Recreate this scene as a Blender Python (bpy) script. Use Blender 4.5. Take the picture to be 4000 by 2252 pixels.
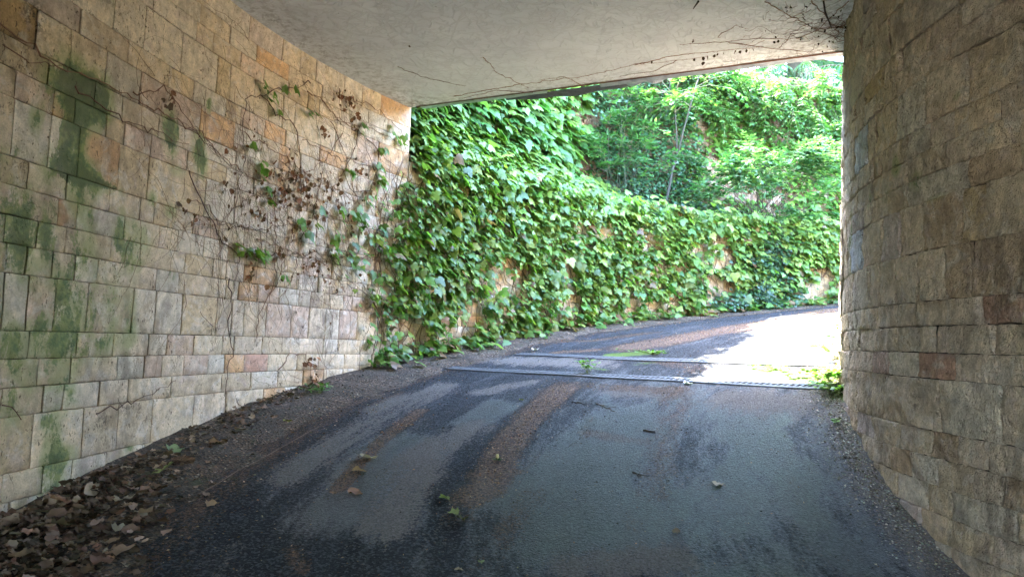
import bpy, math, random
import numpy as np
from mathutils import Vector, Matrix, noise
random.seed(7); rng = np.random.default_rng(11)
SC = bpy.context.scene
for o in list(bpy.data.objects): bpy.data.objects.remove(o, do_unlink=True)
COL = SC.collection
PI = math.pi
# ------------------------------------------------------------------ camera
PITCH, ROLL, FOC = math.radians(4.049), math.radians(2.569), 2873.26
Fv = Vector((0, math.cos(PITCH), math.sin(PITCH))); U0 = Vector((0, -math.sin(PITCH), math.cos(PITCH))); R0 = Vector((1, 0, 0))
Rv = R0*math.cos(ROLL) + U0*math.sin(ROLL); Uv = U0*math.cos(ROLL) - R0*math.sin(ROLL)
cam = bpy.data.objects.new('camera', bpy.data.cameras.new('camera')); COL.objects.link(cam)
cam.matrix_world = Matrix(((Rv.x, Uv.x, -Fv.x, 0), (Rv.y, Uv.y, -Fv.y, 0), (Rv.z, Uv.z, -Fv.z, 0), (0, 0, 0, 1)))
cam.data.sensor_width = 36; cam.data.lens = 36*FOC/4000; cam.data.clip_start = .05; cam.data.clip_end = 1500
SC.camera = cam
# ------------------------------------------------------------------ light
SUNAZ = Vector((-.79, .61)).normalized(); EL = math.radians(57)
W = bpy.data.worlds.new('World'); SC.world = W; W.use_nodes = True
nt = W.node_tree; nt.nodes.clear()
sky = nt.nodes.new('ShaderNodeTexSky'); sky.sky_type = 'NISHITA'; sky.sun_disc = False
sky.sun_elevation = EL; sky.sun_rotation = math.atan2(SUNAZ.x, SUNAZ.y); sky.dust_density = .8; sky.air_density = 1.0; sky.ozone_density = 1.4
bg = nt.nodes.new('ShaderNodeBackground'); bg.inputs[1].default_value = .15
wo = nt.nodes.new('ShaderNodeOutputWorld'); nt.links.new(sky.outputs[0], bg.inputs[0]); nt.links.new(bg.outputs[0], wo.inputs[0])
sl = bpy.data.lights.new('sun', 'SUN'); sl.energy = 2.1; sl.angle = math.radians(.5); sl.color = (1, .95, .87)
so = bpy.data.objects.new('sun', sl); COL.objects.link(so)
so.rotation_euler = Vector((SUNAZ.x*math.cos(EL), SUNAZ.y*math.cos(EL), math.sin(EL))).to_track_quat('Z', 'Y').to_euler()
SC.view_settings.view_transform = 'Standard'; SC.view_settings.look = 'None'; SC.view_settings.gamma = 1
SC.view_settings.exposure = 6.1; SC.view_settings.use_curve_mapping = False
cy = SC.cycles
cy.max_bounces = 10; cy.diffuse_bounces = 7; cy.glossy_bounces = 3; cy.transmission_bounces = 4; cy.transparent_max_bounces = 4
cy.use_denoising = True; cy.sample_clamp_indirect = 8; cy.caustics_reflective = False; cy.caustics_refractive = False
# ------------------------------------------------------------------ measured data (metres)
D = {"ZL":[-2.05,-1.9,-1.75,-1.6,-1.43,-1.28,-1.13,-0.978,-0.823,-0.523,-0.369,-0.217,-0.066,0.236,0.389,0.539,0.694,0.846,1.147,1.296,1.453,1.679,1.832,2.131,2.281,2.431,2.71],
"ZR":[-2.05,-1.9,-1.75,-1.6,-1.45,-1.3,-1.15,-1.003,-0.856,-0.703,-0.55,-0.402,-0.109,0.039,0.192,0.339,0.636,0.931,1.085,1.234,1.39,1.688,1.837,1.98,2.275,2.42,2.57,2.93],
"JL":[[],[],[],[],[],[],[0.095],[0.021,0.311,0.535,0.85,1.234],[0.204,0.605,0.932,1.289],[-0.038,0.265,0.415,0.733,1.014,1.472,2.094,2.489,2.867,3.26,3.262,3.574,3.579],[0.199,0.452,0.883,1.169,1.355,1.598,1.899,2.12,2.374,2.71,3.145,3.48,3.894],[0.118,0.486,0.829,1.188,1.392,1.711,2.068,2.224,2.611,3.015,3.546,3.777],[-0.082,0.088,0.281,0.55,0.997,1.238,1.963,2.172,2.328,2.643,3.015,3.295,3.554,3.772,4.074],[-0.096,0.052,0.246,0.425,0.618,1.215,1.471,2.066,2.238,2.504,2.81,3.109,3.285,3.503,3.821,3.968],[-0.114,0.112,0.322,0.723,1.027,1.526,1.873,2.053,2.742,3.09,3.402],[-0.177,0.248,0.396,0.84,1.213,1.431,1.742,2.058],[0.003,0.299,0.674,0.992,1.137,1.344,1.598,1.918],[-0.125,0.142,0.37,0.733,1.05,1.711,2.094,2.568],[-0.136,0.144,0.308,0.591,1.467,1.962],[0.088,0.46,0.725,1.649],[-0.027,0.235,0.535,0.889,1.58,1.589,2.028,2.398],[0.297,0.738,1.177,1.471,1.622,1.892,2.096],[0.572,0.886,1.309,1.753,1.925,2.256,3.53,3.892],[1.453,1.666,2.041,2.376],[1.485,2.734,2.739,3.273,4.058],[1.673,2.129,2.628,2.897,3.156,3.617,3.936,4.263]],
"JR":[[],[],[],[],[],[],[],[8.236,8.459,8.853],[8.559,8.773],[8.167,8.366,8.674,8.942,9.24,9.373,9.692],[8.271,8.493,8.74,9.083,9.549,9.962],[8.168,8.648,9.328,9.988],[8.31,8.514,8.874,9.561,9.92,10.212],[8.218,8.453,8.723,9.144,9.928],[8.041,8.31,8.588,8.917,9.098,9.498,9.875,10.169],[8.033,8.396,8.612,8.892,9.195],[8.273,8.447,8.827,9.134,9.399,9.884],[8.043,8.409,9.031,9.281],[8.291,8.606,9.019,9.237,9.578],[8.195,8.531,8.774,9.641],[8.416,8.818,9.177,9.549],[8.577,9.022],[8.457,8.789,9.132],[9.305,9.633],[],[],[]],
"TL":[[2.557,-0.287,"red"],[1.742,-0.286,"pink"],[2.221,-0.294,"orange"],[1.611,0.094,"ochre"],[0.316,0.602,"rust"],[0.903,0.971,"ochre"],[-0.002,1.225,"pink"],[-0.166,1.546,"ochre2"],[1.513,1.046,"ochre"],[1.769,0.767,"pink"],[0.131,1.783,"mauve"],[4.789,2.505,"orange"],[0.063,-0.61,"ochre"],[-0.226,1.337,"ochre"],[-0.098,1.445,"ochre"],[1.297,1.739,"ochre"],[1.914,2.024,"ochre"],[1.946,1.759,"ochre"],[2.829,2.236,"ochre"],[3.627,1.782,"orange"],[4.04,2.053,"pink"],[0.711,1.884,"pale"],[0.528,1.902,"pale"],[1.24,2.191,"pale"],[1.643,2.005,"pale"],[2.518,2.55,"mauve"],[3.199,2.621,"pale"],[0.104,-0.834,"cream"],[0.957,-0.651,"cream"],[0.542,-0.607,"cream"],[3.197,0.302,"pale"],[3.361,-0.312,"ochre"],[1.32,0.125,"pale"],[2.06,2.603,"pale"],[3.674,2.172,"pale"],[3.857,0.32,"pink"],[3.394,-0.437,"orange"],[2.791,1.501,"orange"],[4.326,2.42,"pale"],[4.374,1.907,"orange"],[3.409,1.004,"pale"]],
"TR":[[8.677,-0.036,"red"],[8.165,0.268,"red"],[8.096,-0.613,"brown"],[8.197,0.504,"brown"],[8.975,1.512,"pale"],[10.14,1.564,"white"],[9.909,0.641,"white"],[9.244,0.739,"mauve"],[9.182,1.585,"rust"],[9.006,1.676,"rust"],[8.584,0.363,"mauve"],[9.45,-0.011,"pink"],[8.587,0.868,"brown"],[8.414,0.781,"ochre"],[9.678,1.912,"ochre"],[8.944,-0.699,"brown"],[8.724,-0.516,"brown"],[8.086,0.459,"brown"],[8.187,1.059,"brown"],[8.434,0.561,"brown"]],
"ML":[[0.21,1.388,0.16,0.14,1.0],[0.354,1.393,0.14,0.1,1.0],[0.51,1.387,0.1,0.12,0.9],[0.483,1.304,0.1,0.14,0.9],[0.332,1.302,0.2,0.12,0.7],[0.032,1.11,0.05,0.1,0.9],[0.302,1.149,0.08,0.12,0.9],[0.251,1.04,0.05,0.12,1],[0.373,1.099,0.04,0.15,1],[0.316,0.893,0.18,0.07,0.9],[0.434,0.862,0.14,0.09,1.1],[0.637,0.858,0.12,0.04,1.3],[0.227,0.848,0.1,0.08,0.8],[0.401,0.723,0.1,0.08,0.6],[-0.177,0.876,0.1,0.05,0.8],[1.216,1.428,0.06,0.1,1.4],[1.26,1.326,0.07,0.12,1.4],[1.58,1.355,0.07,0.1,1.5],[1.646,1.233,0.05,0.1,1.4],[1.668,1.71,0.03,0.05,1.4],[1.109,0.864,0.05,0.05,0.8],[1.314,0.818,0.08,0.05,0.6],[1.369,1.121,0.1,0.03,0.8],[-0.104,0.495,0.15,0.2,0.5],[0.011,0.45,0.1,0.2,0.6],[0.182,0.475,0.06,0.15,0.8],[0.469,0.567,0.1,0.15,0.6],[0.79,0.592,0.05,0.14,0.9],[0.915,0.559,0.08,0.15,0.55],[1.076,0.61,0.06,0.12,0.6],[0.848,0.445,0.06,0.1,0.6],[0.445,0.348,0.12,0.1,0.5],[1.009,0.465,0.1,0.12,0.4],[1.371,0.365,0.05,0.04,0.7],[0.419,0.039,0.2,0.22,0.65],[0.308,0.171,0.05,0.1,0.8],[0.779,0.053,0.1,0.2,0.4],[0.981,0.035,0.05,0.2,0.4],[0.183,-0.038,0.08,0.06,0.7],[-0.03,-0.126,0.08,0.1,0.7],[0.346,-0.148,0.2,0.08,0.4],[0.041,-0.275,0.15,0.15,0.5],[0.365,-0.309,0.15,0.15,0.45],[0.616,-0.149,0.3,0.1,0.3],[0.997,-0.097,0.08,0.1,0.35],[0.009,-0.462,0.2,0.15,0.5],[0.447,-0.475,0.1,0.1,0.5],[0.306,-0.576,0.06,0.05,0.7],[0.349,-0.693,0.06,0.12,0.7],[0.453,-0.799,0.12,0.06,0.7],[0.368,-0.854,0.1,0.12,0.6],[0.905,-0.944,0.1,0.05,0.7],[0.719,-0.961,0.15,0.04,0.8],[0.382,-0.969,0.1,0.05,0.8],[1.09,-0.843,0.06,0.04,0.7],[0.103,0.397,0.2,0.3,0.3],[0.643,0.221,0.4,0.3,0.2],[-0.134,0.304,0.2,0.5,0.25]],
"MR":[[9.169,1.211,0.04,0.05,0.9],[8.884,1.07,0.08,0.05,0.9],[9.2,1.257,0.03,0.05,0.8],[9.695,1.106,0.05,0.05,1],[9.325,1.087,0.06,0.05,0.8],[10.206,1.034,0.05,0.15,0.9],[10.28,0.794,0.06,0.15,0.8],[8.495,1.465,0.03,0.02,0.8],[8.711,0.927,0.15,0.03,0.3]],
"G":{"dry":[[[[-0.613,7.283],[-0.964,6.557],[-1.147,5.779],[-1.294,5.184],[-1.433,4.764]],0.128],[[[-0.969,6.814],[-1.145,6.407]],0.096],[[[-0.26,5.895],[-0.543,5.368],[-0.559,4.851],[-0.613,4.396],[-0.642,4.164]],0.136],[[[0.204,7.239],[-0.247,6.954]],0.1],[[[1.023,6.727],[1.489,6.553]],0.16],[[[0.632,5.677],[1.023,5.489]],0.07],[[[-0.137,8.506],[0.935,7.892]],0.2],[[[0.39,3.826],[0.922,3.946]],0.12],[[[1.948,6.325],[2.375,6.113]],0.25]],
"deb":[[[[0.535,6.968],[0.219,6.195],[0.0,5.368],[-0.113,4.681],[-0.204,4.561]],0.13,1.0],[[[0.06,4.971],[-0.2,4.899]],0.06,1],[[[-0.732,6.388],[-0.926,5.586],[-0.995,5.078],[-1.02,4.628]],0.06,0.9],[[[-1.41,7.002],[-1.787,5.329],[-1.862,4.701]],0.1,0.7],[[[1.026,8.704],[0.559,8.704]],0.1,0.8],[[[1.446,8.699],[2.106,8.926],[2.869,9.386],[3.798,9.826],[4.836,10.846]],0.28,1.0],[[[0.545,7.113],[1.041,6.852],[1.502,6.611]],0.14,0.6],[[[1.515,6.669],[1.31,5.876],[1.083,5.199],[0.929,4.662]],0.16,0.55],[[[0.21,4.638],[0.042,4.169],[-0.054,3.787]],0.12,0.5],[[[-0.142,4.299],[-0.3,4.29]],0.1,0.4],[[[0.71,6.475],[0.632,5.677],[0.492,5.44]],0.05,0.5],[[[0.096,9.918],[1.115,9.497],[1.934,9.773]],0.12,0.7],[[[-1.074,3.85],[-0.956,3.656]],0.06,0.7],[[[1.559,7.834],[1.838,7.258]],0.15,0.6]],
"moss":[[[[1.161,8.317],[1.593,8.24]],0.1,1.0],[[[2.446,6.988],[2.668,6.693]],0.16,0.9],[[[2.748,6.538],[2.994,6.78]],0.16,0.9],[[[1.497,7.723],[1.332,7.732]],0.08,0.5],[[[0.834,7.727],[0.983,7.582]],0.06,0.6],[[[0.534,8.269],[0.743,8.119]],0.08,0.4],[[[2.727,6.093],[2.831,6.291]],0.1,0.7]],
"wet":[[[[0.33,4.59],[0.642,5.213],[1.048,6.001]],0.4],[[[0.413,4.111],[1.013,4.367],[1.559,4.619]],0.4],[[[1.844,5.489],[1.901,4.87]],0.3],[[[1.629,6.407],[1.964,5.856]],0.3],[[[-0.086,6.461],[-0.299,6.016]],0.15],[[[-0.771,5.363],[-0.814,4.836],[-0.837,4.353]],0.3]]},"CR":[[[-0.278,1.481],[-0.111,1.452],[0.065,1.436],[0.204,1.44],[0.412,1.464],[0.556,1.479],[0.798,1.468],[1.188,1.477],[1.565,1.473],[1.891,1.348],[2.224,1.29],[2.687,1.288],[3.187,1.201],[3.846,1.155],[4.688,1.108]],[[-0.265,1.376],[-0.128,1.359],[0.041,1.392],[0.204,1.44]],[[0.261,1.36],[0.501,1.309],[0.818,1.307],[1.207,1.325],[1.437,1.34]],[[0.796,1.486],[1.163,1.669],[1.289,1.582],[1.464,1.504],[1.627,1.467]],[[1.471,1.461],[1.892,1.342],[2.117,1.265]],[[2.074,1.622],[2.3,1.619],[2.654,1.59],[3.03,1.515],[3.617,1.446],[4.314,1.321],[4.975,1.149]],[[3.061,2.396],[2.824,2.248],[2.589,2.166],[2.368,2.025],[2.151,1.917],[2.102,1.664],[2.166,1.412],[2.087,1.059],[2.083,0.861],[2.194,0.612],[2.123,0.209]],[[2.336,2.049],[2.557,1.908],[2.831,1.918],[2.947,1.8],[2.981,1.503],[3.026,1.247],[2.872,0.697],[2.728,0.39],[2.559,0.097]],[[3.009,2.281],[3.202,2.286],[3.544,2.171],[3.887,2.144],[4.322,1.994],[4.843,1.837]],[[3.519,2.412],[3.856,2.458],[4.135,2.48],[4.576,2.382],[4.892,2.133]],[[3.478,2.151],[3.881,2.207],[4.299,2.236],[4.739,2.191],[4.949,1.907]],[[1.532,0.948],[1.734,0.926],[1.876,0.81],[2.143,1.037],[2.353,1.147],[2.699,1.182],[3.064,1.178]],[[1.461,1.143],[1.628,0.968],[1.799,0.813],[1.971,0.68],[2.194,0.612],[2.755,0.682],[3.361,0.758],[4.017,0.798],[4.563,0.909]],[[1.875,0.826],[2.278,0.842],[2.726,0.932],[3.323,1.127],[3.98,1.177],[4.68,1.199]],[[3.415,2.132],[3.638,1.907],[3.797,1.652],[3.965,1.346],[4.2,1.038],[4.446,0.626]],[[2.633,1.241],[2.665,0.958],[2.731,0.463],[2.527,0.13],[2.497,-0.113]],[[2.35,1.181],[2.437,0.92],[2.488,0.718],[2.436,0.435]],[[3.336,1.627],[3.251,1.213],[3.097,0.878],[3.007,0.564],[2.802,0.252]],[[3.622,2.069],[3.391,1.721],[3.033,1.477],[2.679,1.359]],[[3.887,2.144],[3.781,1.817],[3.548,1.472],[3.33,1.069]],[[2.083,0.402],[2.121,0.176],[2.107,-0.019],[2.194,-0.181],[2.161,-0.343],[2.118,-0.567]],[[4.322,1.233],[4.284,0.874],[4.385,0.532],[4.281,0.174],[4.142,-0.174],[4.132,-0.428]],[[4.704,0.926],[4.637,0.463],[4.603,0.055],[4.701,-0.259]],[[2.868,-0.361],[3.03,-0.21],[3.243,-0.218],[3.315,-0.314],[3.394,-0.489]],[[0.706,-0.569],[1.05,-0.522],[1.508,-0.397]],[[-0.044,-0.457],[0.013,-0.483],[0.101,-0.544]],[[2.464,-0.791],[2.278,-0.577]],[[2.996,1.813],[3.252,1.805],[3.584,1.768],[3.919,1.808],[4.339,1.818],[4.851,1.744]],[[2.84,0.987],[3.345,0.914],[3.879,0.823],[4.431,0.803],[4.999,0.868]],[[2.396,0.775],[2.747,0.754],[3.303,0.712],[3.77,0.561],[4.247,0.52]]],
"DL":[[2.946,1.42,0.12,34],[2.695,1.217,0.1,16],[3.184,1.239,0.12,16],[3.519,2.412,0.05,7],[3.669,2.394,0.06,10],[2.421,1.057,0.1,8],[2.968,0.934,0.1,8],[3.273,0.689,0.08,12],[2.349,0.461,0.04,5],[3.488,1.419,0.1,10],[3.3,1.977,0.05,6],[2.617,1.382,0.07,8],[4.048,1.535,0.02,2],[2.84,1.265,0.02,2],[3.698,1.296,0.1,8],[2.755,0.682,0.05,6],[1.193,1.622,0.02,3],[1.156,1.547,0.02,2],[1.436,0.885,0.025,3],[1.548,0.816,0.03,3],[3.311,-0.275,0.03,5],[3.371,-0.43,0.03,5],[3.931,1.682,0.1,8],[4.195,1.454,0.1,8],[3.808,2.25,0.06,6],[3.503,0.616,0.05,3],[3.797,0.98,0.08,4],[4.475,0.317,0.05,4],[3.713,0.474,0.02,2],[2.041,1.446,0.06,3],[1.918,1.122,0.05,4],[2.556,0.376,0.02,1],[1.709,0.798,0.03,2]],
"GL":[[2.309,2.128,2,0.02],[2.423,2.051,3,0.03],[2.673,2.232,2,0.03],[2.194,1.548,2,0.02],[2.409,1.421,3,0.04],[2.504,1.249,2,0.02],[2.497,1.141,2,0.02],[2.134,0.654,2,0.03],[2.297,0.665,3,0.03],[2.412,0.639,3,0.03],[2.529,0.619,2,0.03],[2.988,1.031,3,0.03],[3.121,0.939,2,0.03],[3.74,1.681,3,0.04],[4.198,1.808,4,0.05],[4.315,1.678,3,0.04],[3.736,0.785,4,0.06],[3.584,0.786,3,0.05],[2.774,0.503,1,0.02],[3.901,1.292,4,0.06],[4.126,1.463,4,0.06],[3.199,1.106,3,0.06],[3.649,1.122,5,0.1],[3.988,1.093,6,0.1],[4.318,2.038,3,0.06],[4.438,2.297,2,0.04],[4.66,2.264,4,0.06],[3.919,2.174,2,0.03],[3.026,2.131,2,0.04],[3.6,0.951,3,0.06],[2.553,1.961,2,0.03]],
"DR":[[[-0.65,8.129],[2.806,6.311]],[[0.092,8.781],[3.03,6.862]]],
"FL":{"l1":[-0.943,5.155],
"l2":[-0.946,4.913],
"l3":[-0.903,4.575],
"l4":[-1.03,4.551],
"l5":[-1.681,4.328],
"l6":[-0.356,4.507],
"l7":[-0.282,4.338],
"l8":[-0.227,4.227],
"l9":[1.367,4.768],
"l10":[0.976,4.198],
"l11":[-0.199,3.734],
"l12":[-0.095,3.811],
"l13":[-1.75,5.934],
"l14":[-2.075,5.339],
"l15":[-2.251,5.078],
"l16":[-2.12,4.677],
"l17":[-1.859,3.685],
"l18":[-1.985,3.917],
"l19":[-2.307,4.019],
"l20":[1.651,6.794],
"l21":[0.308,8.931],
"l22":[0.122,6.586],
"cone":[-2.104,4.875],
"bud":[-0.059,5.141],
"tw1a":[1.062,5.711],
"tw1b":[1.148,5.653],
"tw2a":[0.772,6.407],
"tw2b":[0.895,6.171],
"tw3a":[-1.813,4.473],
"tw3b":[-1.482,5.88],
"tw4a":[0.556,6.499],
"tw4b":[0.701,6.383],
"seed":[0.8,7.461],
"w1":[3.123,6.973],
"w2":[2.821,6.504],
"w3":[2.49,5.639],
"w4":[2.736,6.229],
"w5":[2.543,6.944],
"spr":[-1.728,6.862],
"s7":[1.577,8.153],
"tw5a":[0.85,4.947],
"tw5b":[0.897,4.884]},"CC":[[[2.757,6.142,2.834],[2.57,6.226,2.827],[2.474,6.421,2.823],[2.083,6.427,2.807],[1.852,6.492,2.798],[1.437,6.57,2.781]],[[1.918,5.694,2.801],[2.085,5.847,2.807],[2.281,6.016,2.815],[2.529,6.21,2.825],[2.884,6.459,2.839]],[[1.852,6.492,2.798],[2.142,6.605,2.81],[2.385,6.666,2.819],[2.739,6.718,2.834],[2.92,6.621,2.841]],[[-1.238,7.15,2.674],[-1.033,7.422,2.683],[-0.6,7.712,2.7]],[[-0.378,6.881,2.709],[-0.252,7.297,2.714],[0.083,7.763,2.727]],[[-0.752,8.035,2.694],[-0.047,7.666,2.722],[0.684,7.372,2.751],[1.12,7.061,2.769],[1.487,6.952,2.783],[1.767,6.848,2.795]],[[1.12,7.061,2.769],[1.389,6.854,2.78],[1.634,6.772,2.789],[1.979,6.672,2.803],[2.215,6.604,2.813]],[[0.13,7.889,2.729],[-0.261,7.832,2.714],[-0.668,8.101,2.697]],[[1.727,6.432,2.793],[1.816,6.139,2.797],[1.927,6.219,2.801]],[[2.282,5.689,2.815],[2.467,5.901,2.823],[2.772,6.289,2.835]],[[2.581,5.685,2.827],[2.564,5.974,2.827],[2.563,6.292,2.827]],[[2.378,6.648,2.819],[2.389,6.295,2.82],[2.58,6.25,2.827]],[[0.676,7.691,2.751],[0.442,7.399,2.742],[0.201,7.518,2.732]],[[1.487,6.952,2.783],[1.347,7.217,2.778],[1.013,7.389,2.765]]],
"CB":[[[2.383,5.688,2.819],[2.471,5.864,2.823],[2.645,6.144,2.83]],[[1.386,5.701,2.779],[1.373,5.813,2.779]]],
"CD":[[1.722,6.849,2.793],[1.753,6.809,2.794],[1.812,6.789,2.796],[1.841,6.76,2.798],[1.885,6.73,2.799],[1.979,6.672,2.803],[2.026,6.69,2.805],[2.08,6.662,2.807],[2.126,6.633,2.809],[1.647,6.9,2.79],[1.761,6.969,2.794],[1.531,6.435,2.785],[1.256,6.956,2.774],[-1.045,6.606,2.682],[2.333,5.977,2.817]]}
CX, CY = 6.52, 3.92
RT = [-180, -50, -46, -42, -38, -34, -30, -25, -20, -15, -9, -3, 3, 10, 35, 45, 180.]; RR = [14.43, 14.43, 13.36, 12.45, 11.77, 11.2, 10.72, 10.24, 9.88, 9.61, 9.4, 9.2, 9.11, 9.08, 9.04, 8.98, 8.95]
def Rw(t): return np.interp(t, RT, RR)
def polar(t, r): t = math.radians(t); return CX - r*math.cos(t), CY + r*math.sin(t)
def gz(x, y):
    t = np.degrees(np.arctan2(y-CY, CX-x))
    return np.interp(t, [-180, -60, -30, 0, 50, 90, 120, 180], [-2.1, -2.05, -1.83, -1.10, .158, .968, 1.1, 1.1])
def ceil_z(x): return 2.724 + .04*x
RP = [(2.62,-7.4),(2.62,-4.5),(2.62,-1.0),(2.60,1.2),(2.556,2.4),(2.503,3.0),(2.45,3.6),(2.419,4.2),(2.452,4.8),(2.56,5.4),(2.73,6.0),(2.955,6.6),(3.17,7.0),(3.55,7.5),(4.1,7.9),(4.8,8.2),(5.8,8.4),(7,8.45)]
def catmull(P, n=12):
    P = [np.array(p, float) for p in P]; out = []
    for i in range(len(P)-1):
        p0, p1, p2, p3 = P[max(i-1, 0)], P[i], P[i+1], P[min(i+2, len(P)-1)]
        for k in range(n):
            t = k/n; out.append(.5*((2*p1)+(-p0+p2)*t+(2*p0-5*p1+4*p2-p3)*t*t+(-p0+3*p1-3*p2+p3)*t**3))
    out.append(P[-1]); return np.array(out)
RC = catmull(RP); RS = np.concatenate([[0], np.cumsum(np.hypot(*np.diff(RC, axis=0).T))])-2.9
def curve_right(s):
    x = np.interp(s, RS, RC[:, 0]); y = np.interp(s, RS, RC[:, 1])
    x2 = np.interp(s+.05, RS, RC[:, 0]); y2 = np.interp(s+.05, RS, RC[:, 1]); x1 = np.interp(s-.05, RS, RC[:, 0]); y1 = np.interp(s-.05, RS, RC[:, 1])
    dx, dy = x2-x1, y2-y1; l = math.hypot(dx, dy) or 1
    return float(x), float(y), -dy/l, dx/l            # inward normal points to the road
def curve_left(s, off=0):
    t = math.degrees(s/9.05); r = float(Rw(t)) + off; x, y = polar(t, r)
    return x, y, math.cos(math.radians(t)), -math.sin(math.radians(t))
def up_off(s): return float(np.interp(math.degrees(s/9.05), [20, 46, 60, 180], [.32, .38, 1.25, 1.25]))
def curve_up(s): return curve_left(s, up_off(s))
def N3(x, y, z): return noise.noise(Vector((x, y, z)))
def project(p):
    d = p.dot(Fv)
    if d < .2: return None
    return 2000 + FOC*p.dot(Rv)/d, 1126 - FOC*p.dot(Uv)/d, d
# ------------------------------------------------------------------ object helpers
def tag(o, label=None, cat=None, group=None, kind=None):
    if label: o['label'] = label
    if cat: o['category'] = cat
    if group: o['group'] = group
    if kind: o['kind'] = kind
    return o
def thing(name, label, cat, loc, group=None):
    o = bpy.data.objects.new(name, None); COL.objects.link(o); o.location = loc; o.empty_display_size = .1
    return tag(o, label, cat, group)
def link(name, me, parent=None, world=True):
    o = bpy.data.objects.new(name, me); COL.objects.link(o)
    if parent:
        o.parent = parent
        if world: o.matrix_parent_inverse = Matrix.Translation(-parent.location)
    return o
def mesh(name, V, F, mat, smooth=False, **attrs):
    me = bpy.data.meshes.new(name); V = np.asarray(V, dtype=np.float32)
    if isinstance(F, np.ndarray):
        n, k = F.shape
        me.vertices.add(len(V)); me.vertices.foreach_set('co', V.ravel())
        me.loops.add(n*k); me.loops.foreach_set('vertex_index', F.ravel().astype(np.int32))
        me.polygons.add(n); me.polygons.foreach_set('loop_start', np.arange(0, n*k, k, dtype=np.int32))
        me.update(calc_edges=True)
    else:
        me.from_pydata([tuple(map(float, v)) for v in V], [], F)
    if smooth: me.polygons.foreach_set('use_smooth', [True]*len(me.polygons))
    for an, A in attrs.items():
        A = np.asarray(A, dtype=np.float32)
        at = me.attributes.new(an, 'FLOAT_COLOR' if A.shape[1] == 4 else 'FLOAT_VECTOR', 'POINT')
        at.data.foreach_set('color' if A.shape[1] == 4 else 'vector', A.ravel())
    me.materials.append(mat)
    return me
class MB:
    """collects verts and faces, with an optional colour per vertex"""
    def __init__(s): s.v = []; s.f = []; s.c = []; s.a = []
    def add(s, V, F, c=None, a=None):
        o = len(s.v); s.v += [tuple(v) for v in V]; s.f += [tuple(i+o for i in f) for f in F]
        if c is not None: s.c += [c]*len(V) if not isinstance(c[0], (list, tuple)) else list(c)
        if a is not None: s.a += list(a)
    def box(s, lo, hi, M=None):
        V = [Vector((x, y, z)) for x in (lo[0], hi[0]) for y in (lo[1], hi[1]) for z in (lo[2], hi[2])]
        if M: V = [M @ v for v in V]
        s.add(V, [(0,1,3,2),(4,6,7,5),(0,4,5,1),(2,3,7,6),(0,2,6,4),(1,5,7,3)])
    def tube(s, pts, r0, r1=None, n=5, c=None, wob=0):
        pts = [Vector(p) for p in pts]; r1 = r0 if r1 is None else r1; V = []; F = []
        m = len(pts)
        for i, p in enumerate(pts):
            d = (pts[min(i+1, m-1)]-pts[max(i-1, 0)]).normalized()
            a = d.orthogonal().normalized() if i == 0 else (a - d*a.dot(d)).normalized()
            b = d.cross(a); r = r0+(r1-r0)*i/max(1, m-1)
            r *= 1+random.uniform(-wob, wob)
            V += [p+(a*math.cos(2*PI*k/n)+b*math.sin(2*PI*k/n))*r for k in range(n)]
        for i in range(m-1):
            for k in range(n):
                F.append((i*n+k, i*n+(k+1) % n, (i+1)*n+(k+1) % n, (i+1)*n+k))
        F.append(tuple(range(n))[::-1]); F.append(tuple((m-1)*n+k for k in range(n)))
        s.add(V, F, c)
    def build(s, name, mat, parent=None, smooth=False):
        at = {}
        if s.c: at['lc'] = [tuple(c)+(1,)*(4-len(c)) for c in s.c]
        return link(name, mesh(name, s.v, s.f, mat, smooth, **at), parent)
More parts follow.
